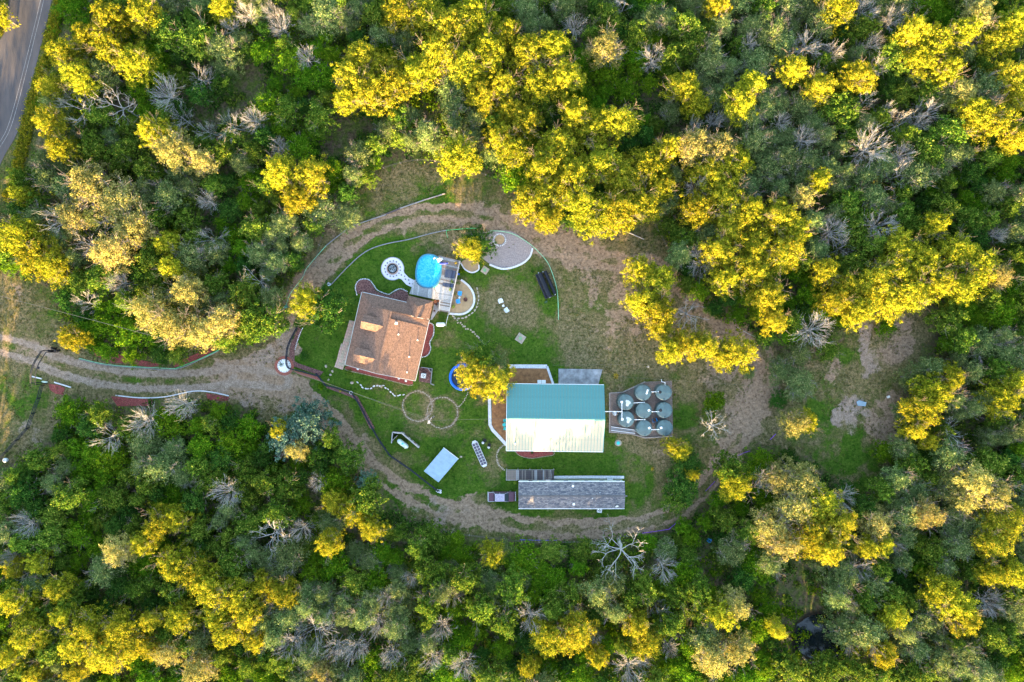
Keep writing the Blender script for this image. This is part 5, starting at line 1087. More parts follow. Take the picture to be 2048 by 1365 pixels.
# white propane tank by the house
def pill(name, p, q, r, m_, parent, n=16):
    a, b_ = Vector(p), Vector(q); d = (b_ - a).normalized(); mb = MB(); mb.smooth = True
    pts = [a - d * r * .98] + [a - d * r * k for k in (.85, .5)] + [a, b_] + [b_ + d * r * k for k in (.5, .85)] + [b_ + d * r * .98]
    mb.tube(pts, [r * .15, r * .53, r * .86, r, r, r * .86, r * .53, r * .15], n); return mb.build(name, m_, parent)
t_ = thing('white_canoe_tank', 'white pill-shaped gas tank beside the house', 'gas tank', (*W(881, 649)[:2], 0)); pill('shell', W(876, 649.5, .75), W(886, 649.5, .75), .42, M['white'], t_)
for px in (877, 885): a = W(px, 649.5); mb = MB(); mb.box((a[0], a[1], .2), (.15, .6, .4)); mb.build('foot', M['concrete'], t_)
a = W(881, 649.5, 1.2); mb = MB(); mb.lathe([(.14, 1.1), (.14, 1.3), (.05, 1.34)], (a[0], a[1], 0), 10); mb.build('valve_cap', M['white'], t_)
t_ = thing('clothes_line_frame', 'thin white pole frame between the deck and the white gas tank', 'frame', (*W(893, 640)[:2], 0))
for p, q in (((897, 628, 1.8), (891, 652, 1.8)), ((891, 652, 1.8), (891, 652, 0)), ((897, 628, 1.8), (897, 628, 0))): mb = MB(); mb.tube([W(*p), W(*q)] if p[2] == q[2] else [W(p[0], p[1], 1.8), (W(p[0], p[1], 1.8)[0], W(p[0], p[1], 1.8)[1], 0)], .035, 5); mb.build('pole', M['white'], t_)
patch('side_slab', [(868, 610), (878, 604), (876, 622), (864, 640), (861, 640)], 'concrete', 'pale concrete step strip between house and deck', .12)
patch('bbq_pad', [(868, 601), (880, 600), (877, 612), (866, 611)], 'mulch_dark', 'dark red mulch corner between house and deck', .06)
for (px, py, r, m_, l) in ((871, 604, .32, 'orange', 'large terracotta pot in the corner between house and deck'), (873, 609, .26, 'rust', 'brown pot below the large one by the deck'), (876.5, 603, .2, 'orange', 'small terracotta pot nearest the deck steps'), (869, 622, .2, 'rust', 'brown pot on the concrete strip beside the house'), (912, 541, .26, 'red_plastic', 'red pot at the outer foot of the deck rail'), (917.5, 549, .2, 'blue_plastic', 'blue pot under the deck rail')):
    a = W(px, py, .3); t_ = tag(MB().lathe([(r * .7, .05), (r, .45), (r * .86, .45), (r * .8, .36), (0, .36)], (a[0], a[1], 0), 14).build('plant_pot', M[m_]), l, 'pot')
# AC unit with fenced pad
patch('ac_pad', [(838, 735), (863, 738), (860, 767), (838, 763)], 'mulch_dark', 'red mulch pad beside the house for the air conditioner', .05)
def ac(px, py, label, z=.9):
    a = W(px, py, z); t_ = thing('air_conditioner', label, 'air conditioner', (a[0], a[1], .05), -.15)
    mb = MB(); mb.box((0, 0, .4), (.95, .95, .8)); mb.build('casing', M['wall_grey'], t_, world=False, bevel=.04)
    mb = MB(); mb.lathe([(.42, .81), (.42, .86), (.36, .86), (.36, .82)], (0, 0, 0), 24); mb.build('grille_ring', M['white'], t_, world=False)
    mb = MB()
    for k in range(4): t = k * math.pi / 2; mb.slab([(0, 0, .835), (.34 * math.cos(t), .34 * math.sin(t), .83), (.34 * math.cos(t + .7), .34 * math.sin(t + .7), .825)], .01)
    mb.build('fan', M['rubber'], t_, world=False)
ac(846.5, 752, 'grey air conditioner on the red pad by the house corner'); ac(1199.5, 1021.5, 'round-topped air conditioner below the mobile home')
t_ = thing('ac_screen', 'low white timber screen round the air conditioner pad', 'screen', (*W(862, 740)[:2], 0))
for p, q in (((842, 735), (864, 738)), ((864, 738), (861, 768)), ((861, 768), (868, 771)), ((856, 738), (863, 746))): mb = MB(); mb.strip([W(*p, .8)[:2], W(*q, .8)[:2]], .12, .1, .85); mb.build('board', M['edge_grey'], t_)
# round blue pool half hidden by the tree
a = W(925, 755, .9); t_ = thing('stock_pool', 'round dark-water pool with a bright blue rim under the barn tree', 'pool', (a[0], a[1], 0))
mb = MB(); mb.lathe([(2.62, 0), (2.7, .3), (2.7, .8), (2.55, .98), (2.3, .98), (2.2, .8), (2.2, .1)], (0, 0, 0), 48); mb.smooth = True; mb.build('rim', M['blue_plastic'], t_, world=False)
mb = MB(); mb.lathe([(2.22, .55), (0, .551)], (0, 0, 0), 48); mb.build('water', mat('dark_navy_water', (.004, .012, .035), .08, var=.2, spec=.5), t_, world=False)
# windbreak and green-white propane cylinder
t_ = thing('windbreak', 'angled weathered timber windbreak behind the pale gas cylinder', 'windbreak', (*W(803, 866)[:2], 0))
for (p, q, wd) in (((785, 865), (804, 867), .45), ((804, 867), (838, 896), .45), ((785, 865), (783, 887), .3), ((784, 882), (795, 871), .12)):
    A_, B_ = W(*p, 1.6), W(*q, 1.6); L = math.hypot(B_[0] - A_[0], B_[1] - A_[1]); k = max(2, int(L / .45)); ang = math.atan2(B_[1] - A_[1], B_[0] - A_[0])
    me = MB().box((0, 0, .8), (L / k - .03, .07, 1.6)).mesh('board', M['plank_d']); me2 = MB().box((0, 0, .8), (L / k - .03, .07, 1.6)).mesh('board', M['plank_a'])
    for i in range(k): f = (i + .5) / k; link_mesh('board', rnd.choice((me, me2)), t_, (A_[0] + (B_[0] - A_[0]) * f - t_.location.x, A_[1] + (B_[1] - A_[1]) * f - t_.location.y, 0), (0, 0, ang))
    mb = MB(); mb.strip([A_[:2], B_[:2]], wd * .6, 1.6, 1.66); mb.build('cap', M['plank_a'], t_)
t_ = thing('gas_cylinder', 'pale green horizontal gas tank inside the windbreak', 'gas tank', (*W(805, 888)[:2], 0)); pill('shell', W(799, 883, .85), W(812, 893, .85), .5, M['propane'], t_)
a = W(805.5, 888, 1.4); mb = MB(); mb.lathe([(.17, 1.3), (.17, 1.5), (.04, 1.55)], (a[0], a[1], 0), 10); mb.build('valve_cap', M['teal_paint'], t_)
for p in ((800, 884), (811, 892)): a = W(*p, .5); mb = MB(); mb.box((a[0], a[1], .2), (.15, .7, .4), -.65); mb.build('foot', M['concrete'], t_)
# raised bed with cold-frame grid
t_ = thing('cold_frame', 'long glazed cold frame with a white grid on the lawn by the barn', 'cold frame', (*W(959, 908)[:2], 0), 0)
c0, c1 = Vector(W(949.5, 886)), Vector(W(968.5, 929)); dv = (c1 - c0); Lc = dv.length; dv.normalize(); pn = Vector((-dv.y, dv.x, 0)); wdt = .62
out = [c0 + pn * wdt, c0 - dv * .45 + pn * .3, c0 - dv * .45 - pn * .3, c0 - pn * wdt, c1 - pn * wdt, c1 + dv * .45 - pn * .35, c1 + dv * .45 + pn * .35, c1 + pn * wdt]
mb = MB(); mb.prism([(p.x, p.y) for p in out], 0, .42); mb.build('bed_wall', M['stone_white'], t_)
mb = MB(); mb.prism([(p.x, p.y) for p in [c0 + (o - c0) * 1 for o in (c0 + pn * .55, c0 - pn * .55, c1 - pn * .55, c1 + pn * .55)]], .40, .45); mb.build('soil', M['soil'], t_)
for i in range(9):
    p = c0 + dv * (Lc * i / 8); mb = MB(); mb.tube([p + pn * .58 + Vector((0, 0, .52)), p - pn * .58 + Vector((0, 0, .52))], .03, 4); mb.build('bar', M['white'], t_)
for s in (-.58, 0, .58): mb = MB(); mb.tube([c0 + pn * s + Vector((0, 0, .53)), c1 + pn * s + Vector((0, 0, .53))], .03, 4); mb.build('bar', M['white'], t_)
for i in range(8):
    for s in (-1, 1):
        a0, a1 = c0 + dv * (Lc * i / 8 + .05), c0 + dv * (Lc * (i + 1) / 8 - .05); q = [a0 + pn * s * .05, a1 + pn * s * .05, a1 + pn * s * .53, a0 + pn * s * .53]
        mb = MB(); mb.slab([(p.x, p.y, .5) for p in (q if s > 0 else q[::-1])], .01); mb.build('pane', mat('smoky_pane', (.07, .06, .09), .2, spec=.6) if i == 0 and s == -1 else bpy.data.materials['smoky_pane'], t_)
# junk by the cold frame
for (px, py, r, m_, l) in ((969.5, 881, .36, 'rubber', 'upper black tub near the cold frame'), (979, 890, .34, 'rubber', 'lower black tub near the cold frame')):
    a = W(px, py); tag(MB().lathe([(r * .8, 0), (r, .3), (r * .9, .3), (r * .75, .05), (0, .05)], (a[0], a[1], 0), 14).build('tub', M[m_]), l, 'tub')
for (px, py, l) in ((966, 886, 'pale rock beside the upper black tub'), (977.5, 895, 'pale rock beside the lower black tub')):
    a = W(px, py); tag(MB().lathe([(.26, 0), (.28, .1), (.15, .26), (0, .28)], (a[0], a[1], 0), 7).build('rock', M['stone_white']), l, 'rock')
# service pole with wires
a = W(868, 833); pole = thing('utility_pole', 'short service pole with transformer in the right stone ring', 'pole', (a[0], a[1], 0))
mb = MB(); mb.tube([(0, 0, 0), (0, 0, 7.6)], [.15, .10], 10); mb.build('shaft', M['timber'], pole, world=False)
mb = MB(); mb.box((0, 0, 7.2), (.12, 1.5, .12), -.6); mb.build('cross_arm', M['plank_a'], pole, world=False); mb = MB(); mb.tube([(.25, .3, 5.9), (.25, .3, 6.8)], .24, 12); mb.build('transformer', M['rubber'], pole, world=False)
mb = MB(); mb.box((-.1, -.28, 7.4), (.4, .5, .25)); mb.build('insulator_box', M['plank_c'], pole, world=False)
def wire(label, A_, B_, sag=.8, r=.02):
    A_, B_ = Vector(A_), Vector(B_); mb = MB(); mb.tube([A_.lerp(B_, i / 14) - Vector((0, 0, sag * 4 * (i / 14) * (1 - i / 14))) for i in range(15)], r, 4); tag(mb.build('power_line', M['wire']), label, 'cable')
pt = Vector((a[0], a[1], 7.3))
wire('upper of two power lines from the pole to the driveway woods', pt + Vector((-.3, .35, 0)), Vector(W(578, 742, 6.0)), .5); wire('lower of two power lines from the pole to the driveway woods', pt + Vector((-.1, -.1, 0)), Vector(W(579, 740, 5.5)), .5)
wire('thin power line continuing from the driveway woods to the left edge', Vector(W(-30, 585, 8.0)), Vector(W(350, 684, 7.5)), .3, .035)
wire('thin wire from the pole toward the barn', pt, Vector(W(1010, 838, 4.6)), .2, .018); wire('wire from the barn terrace to the east lawn post', Vector(W(1105, 731, 3.0)), Vector(W(1316, 729, 3.5)), .2, .016); wire('long thin wire east of the water tanks', Vector(W(1228, 753, 3.5)), Vector(W(1560, 776, 5)), .3, .016)
# posts, buckets etc.
a = W(1293, 734); t_ = thing('birdhouse_post', 'thin timber post standing in the grass above the tanks', 'post', (a[0], a[1], 0)); mb = MB(); mb.box((0, 0, .9), (.14, .14, 1.8)); mb.build('post', M['timber'], t_, world=False); mb = MB(); mb.box((0, .05, 1.95), (.28, .5, .35)); mb.build('box', M['stone_tan'], t_, world=False)
def log(label, p, q, r=.12, m_='bark_pale', z=.15, name='fallen_log'):
    mb = MB(); mb.tube([W(*p, z), W(*q, z)], [r, r * .6], 7); tag(mb.build(name, M[m_]), label, 'log')
log('bleached pole lying at the edge of the yellow trees', (1250, 462), (1288, 479), .14); log('pale log on the shaded ground at far right', (1975, 833), (2020, 837), .2); log('short log beside the rubble at lower right', (1900, 1285), (1920, 1298), .2)
log('thin log in the right woods gap', (1868, 1130), (1898, 1138), .14); log('short bleached log in the upper left glade', (455, 40), (470, 52), .1)
for k, (px, py) in enumerate(((1949, 0), (1955, 0), (1961, 0))):
    mb = MB(); mb.tube([W(px, 808, .5), W(px + 1, 826, .5)], .06, 5); tag(mb.build('rail_pole', M['bark_pale']), 'pale pole lying in the right woods, %s of three' % ('left', 'middle', 'right')[k], 'pole')
a = W(1417, 1080); tag(MB().lathe([(.4, 0), (.46, .55), (.4, .55), (.36, .1), (0, .1)], (a[0], a[1], 0), 16).build('blue_tub', M['sky_plastic']), 'light blue tub on the track below the clearing', 'tub')
mb = MB(); mb.slab([W(1713, 804, .25), W(1716, 812, .25), W(1731, 813, .25), W(1733, 805, .25), W(1718, 801, .25)][::-1], .15); tag(mb.build('pale_slab', M['shed_roof']), 'pale flat sheet on the grey gravel heap at right', 'sheet')
a = W(1776, 794); tag(MB().box((a[0], a[1], .15), (.5, .4, .3), .4).build('white_box', M['white']), 'small white box on the bare soil at right', 'box')
a = W(10, 921, .4); t_ = tag(MB().lathe([(.42, 0), (.45, .5), (.3, .6), (.3, .45), (0, .45)], (a[0], a[1], 0), 16).build('white_drum', M['white']), 'white drum at the lower end of the pipe fence', 'drum')
a = W(658, 569, .3); tag(MB().lathe([(.3, 0), (.38, .4), (.3, .42), (.2, .2), (0, .2)], (a[0], a[1], 0), 14).build('bird_bath', M['poly_dust']), 'pale blue bird bath at the end of the lawn edging', 'bird bath')
a = W(572, 614, .3); mb = MB(); mb.box((a[0], a[1], .3), (.5, .5, .6), .4); tag(mb.build('meter_box', M['teal_dark']), 'small dark box beside the green tubing', 'box')
for k in range(3):
    a = W(1475 + k * 6, 655 + k * 4, .3); b_ = W(1500 + k * 5, 670 + k * 2, .3); mb = MB(); mb.tube([a, b_], .06, 5); tag(mb.build('trail_pole', M['bark_pale']), 'pale pole lying beside the right-hand track, %s of three' % ('upper', 'middle', 'lower')[k], 'pole')
a = W(878, 983, .4); t_ = thing('rock_pile', 'pale rock heap at the lower end of the long fence', 'rocks', (a[0], a[1], 0))
for k in range(7): r = rnd.uniform(.12, .25); mb = MB(); mb.lathe([(r, 0), (r * .9, r * .6), (0, r)], (rnd.uniform(-.5, .3), rnd.uniform(-.4, .2), 0), 6, rz=k); mb.build('rock', M['stone_white'], t_, world=False)

# ================================================================== vegetation
def unit(v): return v / np.maximum(np.linalg.norm(v, axis=-1, keepdims=True), 1e-9)
def leaf_quads(C, N, s, r, asp=.72):
    n = len(C); t = unit(np.cross(N, r.normal(size=(n, 3)))); b = unit(np.cross(N, t)); s = s[:, None]
    V = np.stack([C - t * s, C - b * s * asp, C + t * s, C + b * s * asp], 1); return V
def crown_points(seed, R, H, lobes=9, clumps=13, leaves=48, leaf=.15, crad=.55, base=.38, flat=1.0, loose=0.0):
    """leaf positions: lobes on a dome, clumps on the lobes, leaves on the clumps"""
    r = np.random.RandomState(seed); C = []; N = []
    for k in range(lobes):
        ang = k * 2.4 + r.uniform(-.4, .4); rad = R * .66 * math.sqrt((k + .3) / lobes); rl = R * r.uniform(.30, .48)
        cz = H * (1 - .42 * (rad / (R * .66)) ** 2 * flat) - rl * .8 + r.uniform(-.09, .05) * H; c0 = np.array([rad * math.cos(ang), rad * math.sin(ang), max(cz, H * base)])
        d = unit(r.normal(size=(clumps * 2, 3))); d = d[d[:, 2] > -.35][:clumps]
        for q in d:
            cc = c0 + q * rl * r.uniform(.65, 1.12) * np.array([1, 1, .8]) + r.normal(size=3) * np.array([.42, .42, .3]); rc = crad * r.uniform(.4, 1.4); m = int(leaves * r.uniform(.6, 1.3))
            e = unit(r.normal(size=(m, 3))); e[:, 2] = np.abs(e[:, 2]) * r.choice([1, 1, 1, -1], m); p = cc + e * rc * r.uniform(.2, 1.05 + loose, (m, 1)) * np.array([1, 1, .7])
            C.append(p); N.append(unit(e * .45 + q * .3 + r.normal(size=(m, 3)) * .8 + np.array([0, 0, .3])))
    m = int(lobes * 26); e = unit(r.normal(size=(m, 3))) * r.uniform(.1, .72, (m, 1)); C.append(e * np.array([R, R, H * .28]) + np.array([0, 0, H * .6])); N.append(unit(r.normal(size=(m, 3)) + np.array([0, 0, .6])))
    C = np.concatenate(C); N = np.concatenate(N); s = leaf * r.uniform(.6, 1.35, len(C)); return C, N, s, r
def crown_mesh(name, m_, C, N, s, r):
    V = leaf_quads(C, N, s, r).reshape(-1, 3); F = np.arange(len(V)).reshape(-1, 4); lf = r.rand(len(F)); me = np_mesh(name, V, F, lf); me.materials.append(m_); return me
def grow(mb, p, d, L, r, depth, rr, sides, kids, spread, curl, minr, droop=0.0):
    k = 3 if depth > 0 else 2; pts = [p]; q = p.copy(); dd = d.copy()
    for i in range(k):
        dd = (dd + Vector((rr.uniform(-1, 1), rr.uniform(-1, 1), rr.uniform(-1, 1) - droop)) * curl).normalized(); q = q + dd * L / k; pts.append(q.copy())
    mb.tube(pts, [r + (max(r * .5, minr) - r) * i / k for i in range(k + 1)], sides if depth > 1 else 3, cap=False)
    if depth > 0:
        for j in range(kids):
            f = rr.uniform(.35, 1.0); i = min(k - 1, int(f * k)); o = pts[i].lerp(pts[i + 1], f * k - i)
            a = Vector((rr.uniform(-1, 1), rr.uniform(-1, 1), rr.uniform(-.5, 1))).normalized()
            nd = (dd + a * spread).normalized(); grow(mb, o, nd, L * rr.uniform(.5, .78), max(r * .5, minr), depth - 1, rr, sides, kids, spread, curl, minr, droop)
def trunk_mesh(name, seed, R, H, m_, limbs=6, extra=0):
    rr = random.Random(seed); mb = MB(); r0 = .05 + H * .022
    mb.tube([(0, 0, -.3), (0, 0, .1), (rr.uniform(-.2, .2), rr.uniform(-.2, .2), H * .3), (rr.uniform(-.3, .3), rr.uniform(-.3, .3), H * .55)], [r0 * 1.5, r0 * 1.1, r0 * .85, r0 * .5], 7)
    for k in range(limbs):
        t = k * 2.4 + rr.uniform(-.3, .3); d = Vector((math.cos(t), math.sin(t), rr.uniform(.5, 1.0))).normalized(); grow(mb, Vector((0, 0, H * rr.uniform(.25, .45))), d, R * .75, r0 * .5, 1, rr, 5, 3, .7, .12, .03)
    for k in range(extra):      # bare twigs that poke through the leaves
        t = rr.uniform(0, 6.28); d = Vector((math.cos(t) * .8, math.sin(t) * .8, 1)).normalized(); grow(mb, Vector((math.cos(t), math.sin(t), 0)) * R * .25 + Vector((0, 0, H * .62)), d, R * .7, .03, 2, rr, 3, 4, .7, .14, .012)
    return mb.mesh(name, m_)
def dead_mesh(name, seed, R, H, style, m_):
    rr = random.Random(seed); mb = MB()
    if style == 'radial':
        mb.tube([(0, 0, -.3), (0, 0, H * .35), (rr.uniform(-.2, .2), rr.uniform(-.2, .2), H * .6)], [.12, .09, .06], 5)
        for k in range(26):
            t = k * 2.4 + rr.uniform(-.3, .3); up_ = rr.uniform(.15, 1.6); d = Vector((math.cos(t), math.sin(t), up_)).normalized()
            grow(mb, Vector((0, 0, H * rr.uniform(.35, .6))), d, R * .66, .024, 2, rr, 3, 4, .6, .13, .009)
    elif style == 'fan':
        lean = Vector((rr.uniform(-.4, .4), rr.uniform(-.4, .4), 1)).normalized(); mb.tube([(0, 0, -.3), tuple(lean * H * .7)], [.15, .07], 5)
        for k in range(16):
            t = rr.uniform(0, 6.28); d = (Vector((math.cos(t), math.sin(t), .35)) + lean * .3).normalized(); grow(mb, lean * H * rr.uniform(.25, .72), d, R * .72, .023, 2, rr, 3, 4, .55, .16, .009, .1)
    else:
        mb.tube([(0, 0, -.3), (0, 0, H * .25), (.3, .1, H * .45)], [.34, .22, .17], 8)
        for k in range(7):
            t = k * 2.4 + rr.uniform(-.4, .4); d = Vector((math.cos(t), math.sin(t), rr.uniform(.15, .8))).normalized(); grow(mb, Vector((.2, .1, H * rr.uniform(.3, .45))), d, R * .58, .085, 3, rr, 4, 3, .8, .26, .013)
    return mb.mesh(name, m_)

LM = {
 'gold': leaf_mat('golden_oak_leaf', (.07, .12, .010), (.35, .335, .018), (.50, .39, .05), .32),
 'tan': leaf_mat('tan_olive_leaf', (.13, .155, .04), (.35, .31, .085), (.46, .36, .16), .3),
 'green': leaf_mat('mid_green_leaf', (.030, .085, .010), (.125, .20, .022), (.25, .28, .05), .3),
 'grey': leaf_mat('grey_green_leaf', (.055, .105, .030), (.165, .225, .075), (.34, .34, .15), .25),
 'bright': leaf_mat('fresh_green_leaf', (.03, .10, .004), (.115, .235, .012), (.22, .30, .02), .35),
 'dark': leaf_mat('dark_green_leaf', (.010, .042, .007), (.042, .11, .015), (.10, .16, .03), .2),
 'blue': leaf_mat('blue_green_cedar', (.035, .085, .060), (.10, .165, .125), (.16, .20, .15), .2),
}
PROTO = {}
def proto(kind, i, R, H, lm, **k):
    C, N, s, r = crown_points(100 + i, R, H, **k); ex = k.get('extra', 0)
    PROTO.setdefault(kind, []).append((R, H, crown_mesh('crown', LM[lm], C, N, s, r), None))
def make_protos():
    i = 0
    specs = [('gold', 4.2, 10, 'gold', dict(lobes=15, clumps=20, leaves=58, leaf=.118, crad=.52, loose=.25), 5, 2), ('tan', 4.2, 10, 'tan', dict(lobes=14, clumps=19, leaves=44, leaf=.12, loose=.3), 3, 5),
             ('green', 3.4, 7, 'green', dict(lobes=11, clumps=17, leaves=50, leaf=.135, loose=.2), 5, 1), ('grey', 3.4, 7.2, 'grey', dict(lobes=11, clumps=18, leaves=56, leaf=.105, crad=.65, loose=.4), 5, 4),
             ('bright', 2.6, 5, 'bright', dict(lobes=9, clumps=15, leaves=50, leaf=.105, crad=.5, loose=.3), 4, 0), ('dark', 2.8, 6, 'dark', dict(lobes=10, clumps=15, leaves=50, leaf=.105, crad=.5, loose=.3), 4, 0),
             ('big', 5.0, 7.0, 'dark', dict(lobes=18, clumps=20, leaves=50, leaf=.115, crad=.55, loose=.3), 1, 3),
             ('blue', 3.2, 7.5, 'blue', dict(lobes=9, clumps=15, leaves=46, leaf=.13, crad=.5, flat=1.2), 2, 0)]
    for kind, R, H, lm, kw, n, ex in specs:
        for j in range(n):
            i += 1; C, N, s, r = crown_points(100 + i * 7, R * (1 + .06 * (j - 1)), H, **kw); PROTO.setdefault(kind, []).append((R, H, crown_mesh('crown', LM[lm], C, N, s, r), trunk_mesh('trunk', 50 + i, R, H, M['bark'] if kind not in ('grey', 'tan') else M['bark_dark'], 6, ex)))
    for kind, style, n in (('radial', 'radial', 7), ('fan', 'fan', 5), ('gnarl', 'gnarl', 5)):
        for j in range(n): PROTO.setdefault(kind, []).append((3.0 if style != 'gnarl' else 4.6, 6.5 if style != 'gnarl' else 8.5, dead_mesh('branches', 900 + j * 13 + len(style), 3.0 if style != 'gnarl' else 4.6, 6.5 if style != 'gnarl' else 8.5, style, M['bark_pale']), None))
make_protos()

TREES = []      # (kind, px, py, r_px, H)
Ylist = """-12,22,24 215,35,44 282,22,38 212,88,36 262,118,40 125,105,38 152,150,38 98,170,32 92,240,34 112,292,30 172,72,34 330,60,40g 392,72,42g 305,262,36 346,300,44t 402,320,30t 442,12,28
36,388,20 172,365,52t 232,402,56t 262,452,52t 214,500,46t 140,430,42t 30,470,46 72,512,50 104,532,34 330,485,28 340,535,30 296,622,44t 350,650,46t 404,662,42t 446,640,38t 140,676,28 372,582,36t 486,590,36g 528,645,40g
556,342,40 618,352,42 592,392,34 500,640,34g 800,22,44 850,30,44 902,52,48 952,28,46 880,102,48 832,140,44 932,132,48 982,104,44 1016,62,30 722,112,38 702,152,38 742,182,44 788,168,38 764,130,34 962,192,38 1000,272,32 1020,212,30 914,308,46 1008,170,34 690,195,28
1058,102,48 1110,92,42 1080,160,48 1132,150,38 1212,92,38t 1240,242,44 1180,252,40 1122,292,44 1150,222,34 1052,242,38 1030,300,38 1084,332,38 1100,382,46 1058,402,42 1092,432,32 1160,402,46 1204,432,46 1242,420,44 1284,408,40 1252,352,46 1202,322,44 1304,330,42 1338,298,32 1150,350,38 1322,372,32
1376,46,34g 1368,172,42 1394,202,30 1440,8,30 1482,200,38 1504,168,34 1390,288,42t 1442,292,40t 1472,332,42 1452,390,46 1400,420,38 1460,448,44 1512,490,44 1440,502,38 1502,540,46 1452,560,32 1540,590,42 1504,420,38 1420,345,38
1312,560,46 1290,602,38 1318,622,40 1324,655,26 1286,540,32 1345,702,30 1376,688,30 1412,690,32 1480,706,38 1446,716,24
1560,430,42 1592,462,36 1608,392,28t 1642,358,28 1570,502,42 1552,640,28 1652,540,32 1702,582,42 1750,562,46 1782,592,44 1722,622,36 1792,540,38 1832,582,44 1852,532,46 1880,562,38 1920,502,42 1962,540,46 2002,550,32t 1922,582,38 1872,448,32 1802,492,38 1672,600,30
1680,12,38 1722,150,36 1642,172,38 1590,132,32 1872,82,50 1830,60,40 1850,112,38 1960,28,42t 1932,62,34 2010,72,46 2044,40,38 1932,182,38t 2022,150,42 1992,240,46 2044,180,38 1962,222,42 2044,272,30 1900,140,34 1900,262,36g 1862,300,36g
1872,790,44 1848,822,36 1902,758,34 1832,862,22 1862,882,24 2012,800,42 2040,768,30 1592,850,30t 1618,846,26 1950,962,44t 1992,990,40t 1932,1002,34t 1982,932,38g
1600,962,44t 1560,962,38t 1592,1010,46t 1642,1012,46 1682,1052,42 1622,1072,44 1572,1092,38t 1542,1060,40t 1662,1102,36 1760,1050,36t 1770,1092,26 2012,1052,50 1992,1092,36 1860,1032,34t 1740,1100,26 1476,972,38 1462,940,30g
1362,902,24 1345,893,16 1790,1232,36 1780,1196,30g 1912,1212,46 1880,1180,42 1932,1242,40 1990,1150,32 2030,1150,36 1770,1312,30 1946,1140,28g
1442,1232,40 1472,1218,32t 1402,1228,28g 1432,1322,42t 1482,1300,36t 1290,1290,40 1272,1252,32 1100,1278,44 1152,1270,40 1112,1220,32g 1058,1335,28 1196,1320,24 1556,1262,22
656,1092,30 742,1060,28 562,1190,38 522,1172,28 984,1112,26 836,1100,28g 730,1000,38g 702,1024,34 664,1006,28
312,1050,38 352,1040,30 232,1102,34t 282,1090,28 342,1132,40 382,1152,44 422,1182,44 462,1132,44g 470,1200,40 360,1240,38 302,1242,28 112,1180,34 28,1205,36 150,1292,44 172,1262,44 50,1275,40 82,1268,28 210,1312,44 252,1290,42 302,1300,28 392,1342,40t 70,1350,24 452,1270,36 490,1232,36 22,1140,24 70,1130,28 430,1230,36 240,1255,34 18,1318,32 122,1236,28 332,1312,30t 562,1332,30g 505,1285,26 640,1345,22t 150,1345,28 270,1180,26g"""
for tk in Ylist.split():
    k = 'gold'
    if tk[-1] in 'gt': k = {'g': 'green', 't': 'tan'}[tk[-1]]; tk = tk[:-1]
    x, y, r = map(float, tk.split(','))
    r *= 1.02
    h = rnd.uniform(8.8, 11.2) if k != 'green' else rnd.uniform(7.6, 9.2)
    if r < 30: h *= .86
    if 860 < y < 1000 and 1300 < x < 1420: h = 6.0
    TREES.append([k, x, y, r, h])
for x, y, r, h in ((930, 1162, 34, 9.0), (962, 1222, 34, 9.8), (1022, 1180, 32, 9.4), (1200, 1190, 32, 9.4), (1290, 1185, 28, 9.4), (1345, 1250, 32, 9.8), (1232, 1225, 28, 9.6), (1398, 1185, 26, 9.2), (1350, 1195, 26, 9.2), (1010, 1250, 30, 9.8), (862, 1148, 30, 9.8), (858, 1215, 30, 10.4), (880, 1185, 26, 9.8), (1228, 1170, 26, 9.8), (1262, 1200, 28, 10.2)): TREES.append(['green' if int(x) % 4 else 'grey', x, y, r, h])  # extra trees added to keep the low sun off the clearing ground
